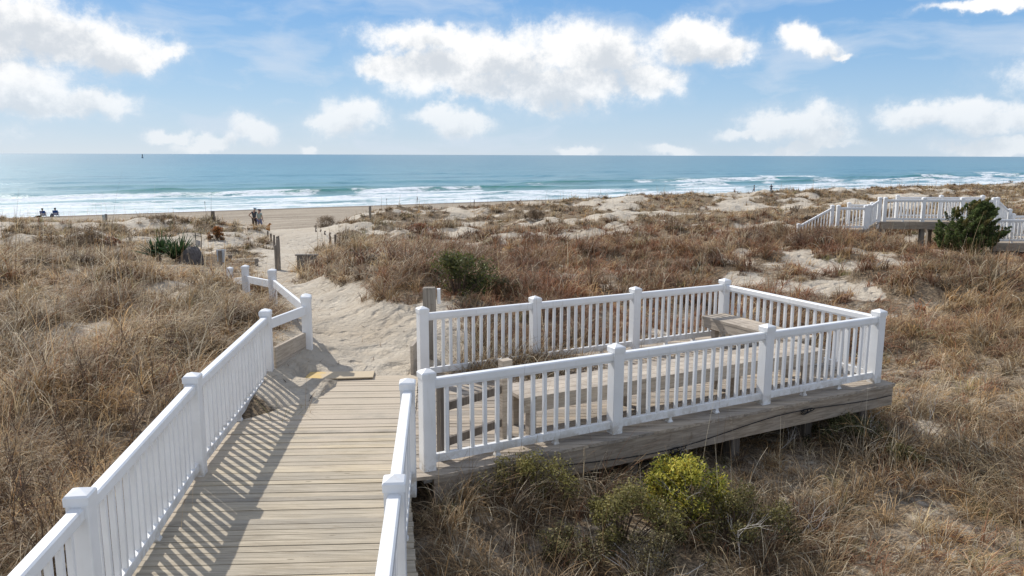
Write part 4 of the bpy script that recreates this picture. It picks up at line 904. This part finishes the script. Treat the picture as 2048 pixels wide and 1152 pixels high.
# stump and folded chair
h=hit(385,527); b=MB(); rn=random.Random(3)
ring=[]; n=14
for z,rr in ((-.1,.30),(0,.30),(.14,.28),(.28,.25),(.38,.19),(.43,.08)):
    for k in range(n): q_=rr*(1+.16*math.sin(k*2.4+1)+.06*rn.uniform(-1,1)); ring.append((h[0]+q_*1.05*math.cos(2*math.pi*k/n),h[1]+q_*math.sin(2*math.pi*k/n),h[2]+z*1.12+.04*math.sin(k*1.3)))
b.add(ring,[(j*n+k,j*n+(k+1)%n,(j+1)*n+(k+1)%n,(j+1)*n+k) for j in range(5) for k in range(n)]+[tuple(range(5*n,6*n))],.4)
tag(b.build('stump',wood('stump_wood',(.20,.17,.15),(.05,.042,.035),'z',0,.4)),'dark grey weathered stump beside the right yucca','stump')
D=35.5; p=at(396,497,D); q_=at(390.5,466,D); g=gz(p[0],D); zt=q_[2]; H_=zt-g; r=thing('folded_chair','black framed folded beach chair left standing on the sand above the stump','chair',(p[0],D,g))
mb=plain('black_metal',(.015,.016,.018),.5,.1); x=p[0]-.08
for dx in (0,.26): MB().tube([(x+dx*.8,D,g-.1),(x+dx,D,g+H_*.5),(x+dx+.02,D-.05,g+H_*.8),(x+dx+.10,D-.25,zt+.02)],.018,6).build('frame_tube',mb,r)
MB().add([(x+.02,D-.02,g+.32),(x+.25,D-.03,g+.26),(x+.24,D-.05,g+.55),(x+.02,D-.04,g+.62)],[(0,1,2,3)],0).build('fabric_panel',plain('grey_fabric',(.38,.38,.38),.8),r)
MB().add([(x,D-.01,g),(x+.12,D-.01,g),(x+.10,D-.01,g+.35),(x,D-.01,g+.5)],[(0,1,2,3)],0).build('seat_panel',mb,r)
for k in range(3): MB().tube([(x-.05,D-.05-.07*k,g+H_*(.80+.08*k)),(x+.32,D-.05-.07*k,g+H_*(.84+.08*k))],.014,5).build('slat',mb,r)

# ------------------------------------------------------------------ people and dog
def cloth(name,c,rough=.85): 
    if name not in M: M[name]=plain(name,c,rough,.12,14)
    return M[name]
SKIN=cloth('tan_skin',(.42,.24,.16),.6)
def hand(nodes,edges,w,d,side):
    """palm, four fingers of different length and a thumb from the side of the palm"""
    d=np.array(d,float);d/=np.linalg.norm(d); wp=np.array(nodes[w][:3]); pal=wp+d*.075; nodes.append((*pal,.026)); pi=len(nodes)-1; edges.append((w,pi))
    s=np.cross(d,[0,1,0]); s/=np.linalg.norm(s)+1e-9
    for k,L in enumerate((.065,.078,.072,.055)):
        a=pal+s*(.017*(k-1.5))+d*.02; b=a+d*L*.55+np.array([0,.008,0]); c=b+d*L*.45+np.array([0,.02,0]); i=len(nodes); nodes+= [(*a,.009),(*b,.0085),(*c,.007)]; edges+= [(pi,i),(i,i+1),(i+1,i+2)]
    a=wp+d*.03+s*.03*side; i=len(nodes); nodes+= [(*a,.010),(*(a+d*.035+s*.02*side),.008)]; edges+= [(pi,i),(i,i+1)]
def figure(name,label,loc,rz,J,sh,pants,hat,hair,sleeve=.45,short=1.,group=None,scale=1.,hands=True,lv=1):
    r=thing(name,label,'person',loc,group); r.rotation_euler=(0,0,rz); r.scale=(scale,)*3
    n=[J['pelvis']+(.115,),J['waist']+(.11,),J['chest']+(.135,),J['neck']+(.06,),J['head']+(.088,),tuple(np.array(J['head'])+np.array([0,-.005,.085]))+(.07,)]
    e=[(0,1),(1,2),(2,3),(3,4),(4,5)]
    hd=np.array(J['head']); n.append((*(hd+np.array([0,.085,-.03])),.022)); e.append((4,6))   # nose and jaw
    ids={}
    for sd in 'LR':
        i=len(n); n+= [J['hip'+sd]+(.09,),J['knee'+sd]+(.056,),J['ank'+sd]+(.038,),J['toe'+sd]+(.03,)]; e+= [(0,i),(i,i+1),(i+1,i+2),(i+2,i+3)]
        j=len(n); n+= [J['sh'+sd]+(.058,),J['el'+sd]+(.04,),J['wr'+sd]+(.028,)]; e+= [(2,j),(j,j+1),(j+1,j+2)]
        if hands: hand(n,e,j+2,np.array(J['wr'+sd])-np.array(J['el'+sd])*1.0,-1 if sd=='L' else 1)
    def ch(nm,me): o=bpy.data.objects.new(nm,me); COL.objects.link(o); o.parent=r; return o
    ch('body',skinmesh('body',n,e,SKIN,lv))
    P=lambda k,rr:J[k]+(rr,)
    mid=lambda a,b,f:tuple(np.array(J[a])*(1-f)+np.array(J[b])*f)
    sn=[tuple(np.array(J['pelvis'])+np.array([0,0,-.03]))+(.145,),P('waist',.14),P('chest',.165),tuple(np.array(J['neck'])-np.array([0,0,.04]))+(.075,)]; se=[(0,1),(1,2),(2,3)]
    for sd in 'LR':
        i=len(sn); sn+= [P('sh'+sd,.078),mid('sh'+sd,'el'+sd,sleeve)+(.062,)]; se+= [(2,i),(i,i+1)]
    ch('shirt',skinmesh('shirt',sn,se,sh,lv))
    pn=[P('pelvis',.135)];pe=[]
    for sd in 'LR':
        i=len(pn); pn+= [P('hip'+sd,.108),mid('hip'+sd,'knee'+sd,min(1,short))+(.085,)]; pe+= [(0,i),(i,i+1)]
        if short>1: pn+= [mid('knee'+sd,'ank'+sd,short-1)+(.05,)]; pe+= [(i+1,i+2)]
    ch('trousers' if short>1 else 'shorts',skinmesh('trousers',pn,pe,pants,lv))
    hn=[tuple(hd+np.array([0,-.015,.05]))+(.104,),tuple(hd+np.array([0,-.02,.12]))+(.06,)]; 
    ch('hair' if hat is None else 'cap',skinmesh('cap',hn+[tuple(hd+np.array([0,.14,.05]))+(.03,)] if hat else hn+[tuple(hd+np.array([0,-.05,-.02]))+(.085,)],[(0,1),(0,2)],hat or hair,lv))
    return r
base=dict(pelvis=(0,0,.95),waist=(0,0,1.10),chest=(0,0,1.30),neck=(0,.01,1.48),head=(0,.03,1.60),hipL=(-.09,0,.88),kneeL=(-.11,.03,.49),ankL=(-.12,0,.09),toeL=(-.13,.15,.035),hipR=(.09,0,.88),kneeR=(.11,.03,.49),ankR=(.12,0,.09),toeR=(.13,.15,.035),
  shL=(-.18,0,1.40),elL=(-.25,-.02,1.12),wrL=(-.24,.08,.88),shR=(.18,0,1.40),elR=(.25,-.02,1.12),wrR=(.24,.08,.88))
def J(**k): d=dict(base); d.update(k); return d
p=at(511,459,60.); g=gz(p[0],60.)
z_=min(.0,0); 
def feet(px,D): q_=at(px,450,D); return (float(q_[0]),D,gz(q_[0],D))
figure('person','person in a dark top, dark leggings and pale blue cap, one hand on hip',feet(509.5,59.5),.1,J(elL=(-.40,-.04,1.20),wrL=(-.20,.02,1.0),head=(.05,.08,1.59),elR=(.22,.1,1.15),wrR=(.16,.28,1.05)),cloth('dark_top',(.07,.075,.08)),cloth('dark_leggings',(.045,.035,.035)),cloth('blue_cap',(.38,.55,.70)),None,.1,1.85,None,1.0)
figure('person','person in a loose grey green shirt and blue grey shorts beside the dog',feet(519.5,58.5),-.35,J(pelvis=(0,-.03,.95),kneeR=(.12,.1,.5),ankR=(.16,.22,.09),toeR=(.2,.36,.04),head=(-.05,.07,1.58),elL=(-.24,.08,1.14),wrL=(-.26,.22,.98),elR=(.26,.0,1.12),wrR=(.22,.12,.9)),cloth('sage_shirt',(.30,.35,.31)),cloth('blue_shorts',(.15,.17,.27)),cloth('dark_cap',(.09,.10,.16)),None,.6,.95,None,.97)
f1=feet(1505.5,168.); f2=feet(1541,165.)
def nr(px,t_):  # on the wet beach near the waterline in that direction
    d=ray(px,400)[:2]; d/=d[1]
    for Y in np.arange(60,260,.5):
        s_,tt=coast(d[0]*Y,Y)
        if tt>-t_: break
    return (float(d[0]*Y),float(Y),gz(d[0]*Y,Y))
figure('person','tiny walker in grey stepping along the wet beach, left one of the far pair',nr(1507,5),1.2,J(kneeL=(-.1,.22,.52),ankL=(-.1,.30,.1),toeL=(-.1,.44,.06),kneeR=(.1,-.05,.49),ankR=(.1,-.3,.15),toeR=(.1,-.2,.06),elL=(-.26,-.12,1.14),wrL=(-.27,.0,.9)),cloth('grey_top',(.10,.13,.18)),cloth('dark_trousers',(.03,.035,.06)),None,cloth('brown_hair',(.07,.05,.04)),.9,1.8,None,1.0,False)
figure('person','tiny walker in a dark jacket on the wet beach, right one of the far pair',nr(1541,5),2.9,J(kneeL=(-.1,.15,.5),ankL=(-.1,.18,.1),toeL=(-.1,.3,.05),kneeR=(.1,-.05,.49),ankR=(.1,-.22,.13),toeR=(.1,-.12,.06),elL=(-.34,-.02,1.16),elR=(.34,-.02,1.16)),cloth('navy_jacket',(.035,.045,.07)),cloth('dark_trousers',(.03,.035,.06)),None,cloth('brown_hair',(.07,.05,.04)),.9,1.8,None,1.02,False)
# two people in beach chairs facing the sea
RZ=math.atan2(CN[1],CN[0])-math.pi/2
def local(o,v): return v
def beach_chair(label,loc):
    r=thing('beach_chair',label,'chair',loc); r.rotation_euler=(0,0,RZ*.6)
    def part(nm,b,mt): me=b.mesh(nm,mt); o=bpy.data.objects.new(nm,me); COL.objects.link(o); o.parent=r
    fab=cloth('blue_fabric',(.03,.09,.30)); fr=cloth('pale_frame',(.60,.60,.62),.4)
    b=MB(); V=[]
    for k in range(6):
        f_=k/5
        for x in (-.29,.29): V.append((x,-.22-.30*f_,.22+.62*f_+.02*math.sin(f_*3)))
    b.add(V+[(x,y+.02,z) for x,y,z in V],[(2*k,2*k+1,2*k+3,2*k+2) for k in range(5)]+[(12+2*k+2,12+2*k+3,12+2*k+1,12+2*k) for k in range(5)]); part('backrest',b,fab)
    part('seat',MB().box((0,.05,.21),(.56,.56,.025)),fab)
    for x in (-.31,.31):
        part('frame',MB().tube([(x,.32,.0),(x,.30,.23),(x,-.2,.20),(x,-.53,.88)],.014,6).tube([(x,-.28,0),(x,.1,.22),(x,.1,.42)],.014,6),fr); part('armrest',MB().box((x,-.05,.44),(.06,.5,.025)),fr)
    part('back_pouch',MB().box((0,-.42,.40),(.46,.05,.26),0,.5,.01),cloth('grey_pouch',(.38,.36,.42)))
    return r
def sitter(label,loc,sh,hair):
    Jt=J(pelvis=(0,-.12,.34),waist=(0,-.22,.48),chest=(0,-.32,.68),neck=(0,-.34,.87),head=(0,-.31,1.0),hipL=(-.1,-.05,.32),kneeL=(-.13,.38,.42),ankL=(-.13,.70,.09),toeL=(-.13,.84,.06),hipR=(.1,-.05,.32),kneeR=(.13,.38,.42),ankR=(.13,.70,.09),toeR=(.13,.84,.06),shL=(-.19,-.32,.78),elL=(-.33,-.2,.52),wrL=(-.33,.04,.48),shR=(.19,-.32,.78),elR=(.33,-.2,.52),wrR=(.33,.04,.48))
    return figure('person',label,loc,RZ*.6,Jt,sh,cloth('dark_trousers',(.03,.035,.06)),None,hair,.9,1.0,None,1.,False)
cA=nr(84,4.5); cB=nr(109.5,4.5)
beach_chair('blue beach chair, left of the pair at the water edge',cA); beach_chair('blue beach chair, right of the pair at the water edge',cB)
sitter('person seated in the left beach chair, seen from behind',cA,cloth('navy_jacket',(.035,.045,.07)),cloth('dark_hair',(.03,.025,.02)))
sitter('person seated in the right beach chair, seen from behind',cB,cloth('blue_shirt',(.04,.08,.2)),cloth('dark_hair',(.03,.025,.02)))
c=nr(101,4.5); b=MB(); n=10; 
b.add([(c[0]+r_*math.cos(2*math.pi*k/n),c[1]+r_*.7*math.sin(2*math.pi*k/n),c[2]+z) for z,r_ in ((0,.24),(.12,.25),(.26,.20),(.4,.10),(.47,.03)) for k in range(n)],[(j*n+k,j*n+(k+1)%n,(j+1)*n+(k+1)%n,(j+1)*n+k) for j in range(4) for k in range(n)]+[tuple(range(4*n,5*n))])
b.tube([(c[0]-.12,c[1]-.1,c[2]+.3),(c[0]-.05,c[1]-.16,c[2]+.48),(c[0]+.08,c[1]-.12,c[2]+.42)],.012,5)
tag(b.build('beach_bag',cloth('navy_bag',(.03,.04,.09))),'dark blue bag on the sand between the two beach chairs','bag')
def dog(name,label,loc,rz,c1,c2,sc=1.,lying=False):
    r=thing(name,label,'dog',loc); r.rotation_euler=(0,0,rz); r.scale=(sc,)*3
    def ch(nm,me): o=bpy.data.objects.new(nm,me); COL.objects.link(o); o.parent=r
    if lying:
        n=[(-.30,0,.12,.11),(-.05,0,.14,.12),(.2,0,.16,.12),(.33,0,.26,.08),(.40,0,.36,.075),(.50,0,.34,.04)]; e=[(0,1),(1,2),(2,3),(3,4),(4,5)]
        for s in (-1,1): i=len(n); n+= [(.2,s*.09,.08,.045),(.44,s*.09,.03,.03)]; e+= [(2,i),(i,i+1)]; i=len(n); n+= [(-.3,s*.12,.09,.06),(-.12,s*.16,.04,.035)]; e+= [(0,i),(i,i+1)]
        n.append((-.55,.05,.05,.02)); e.append((0,len(n)-1)); hd=np.array((.40,0,.36))
    else:   # sitting: rump on the ground, chest upright, head looking down and ahead
        n=[(-.20,0,.16,.125),(-.08,0,.30,.135),(.05,0,.44,.12),(.11,0,.55,.085),(.17,0,.64,.075),(.30,0,.60,.036)]; e=[(0,1),(1,2),(2,3),(3,4),(4,5)]
        for s in (-1,1):
            i=len(n); n+= [(.09,s*.075,.36,.055),(.10,s*.075,.19,.034),(.10,s*.075,.05,.03),(.17,s*.075,.03,.028)]; e+= [(2,i),(i,i+1),(i+1,i+2),(i+2,i+3)]
            i=len(n); n+= [(-.12,s*.12,.17,.075),(.02,s*.13,.20,.05),(-.10,s*.13,.06,.035),(.06,s*.13,.03,.028)]; e+= [(0,i),(i,i+1),(i+1,i+2),(i+2,i+3)]
        i=len(n); n+= [(-.34,0,.06,.03),(-.50,.05,.04,.03),(-.62,.12,.04,.018)]; e+= [(0,i),(i,i+1),(i+1,i+2)]; hd=np.array((.17,0,.64))
    ch('body',skinmesh('body',n,e,c1,2))
    for s in (-1,1):
        m=skinmesh('ear',[tuple(hd+np.array([-.01,s*.06,.05]))+(.024,),tuple(hd+np.array([.0,s*.085,.0]))+(.03,),tuple(hd+np.array([.01,s*.085,-.07]))+(.016,)],[(0,1),(1,2)],c2,1); ch('ear',m)
    ch('head_fur',skinmesh('head_fur',[tuple(hd+np.array([-.02,0,.015]))+(.084,),tuple(hd+np.array([.07,0,0]))+(.05,)],[(0,1)],c2,1))
q_=feet(535,55.); dog('dog','golden brown dog with a darker head sitting on the path beside the couple',q_,-.1,cloth('golden_fur',(.42,.22,.09)),cloth('dark_red_fur',(.14,.055,.03)),1.0)
q_=nr(74,5); dog('dog','small black dog lying on the sand left of the beach chairs',q_,.3,cloth('black_fur',(.02,.02,.022)),cloth('black_fur',(.02,.02,.022)),1.,True)
# buoy
d=ray(285,316); D=1500.; x=float(d[0]/d[1]*D); r=thing('buoy','tiny dark navigation buoy near the horizon at the left','buoy',(x,D,SEA))
bm=cloth('buoy_paint',(.05,.06,.08)); MB().tube([(x,D,SEA-.5),(x,D,SEA+1.2)],1.6,12).build('float',bm,r)
for k in range(4): a=k*math.pi/2; MB().tube([(x+1.2*math.cos(a),D+1.2*math.sin(a),SEA+1.2),(x+.4*math.cos(a),D+.4*math.sin(a),SEA+5.2)],.22,5).build('leg',bm,r)
MB().tube([(x,D,SEA+5),(x,D,SEA+6.8),(x,D,SEA+7.6)],[.8,.8,.2],8).build('lantern',bm,r)
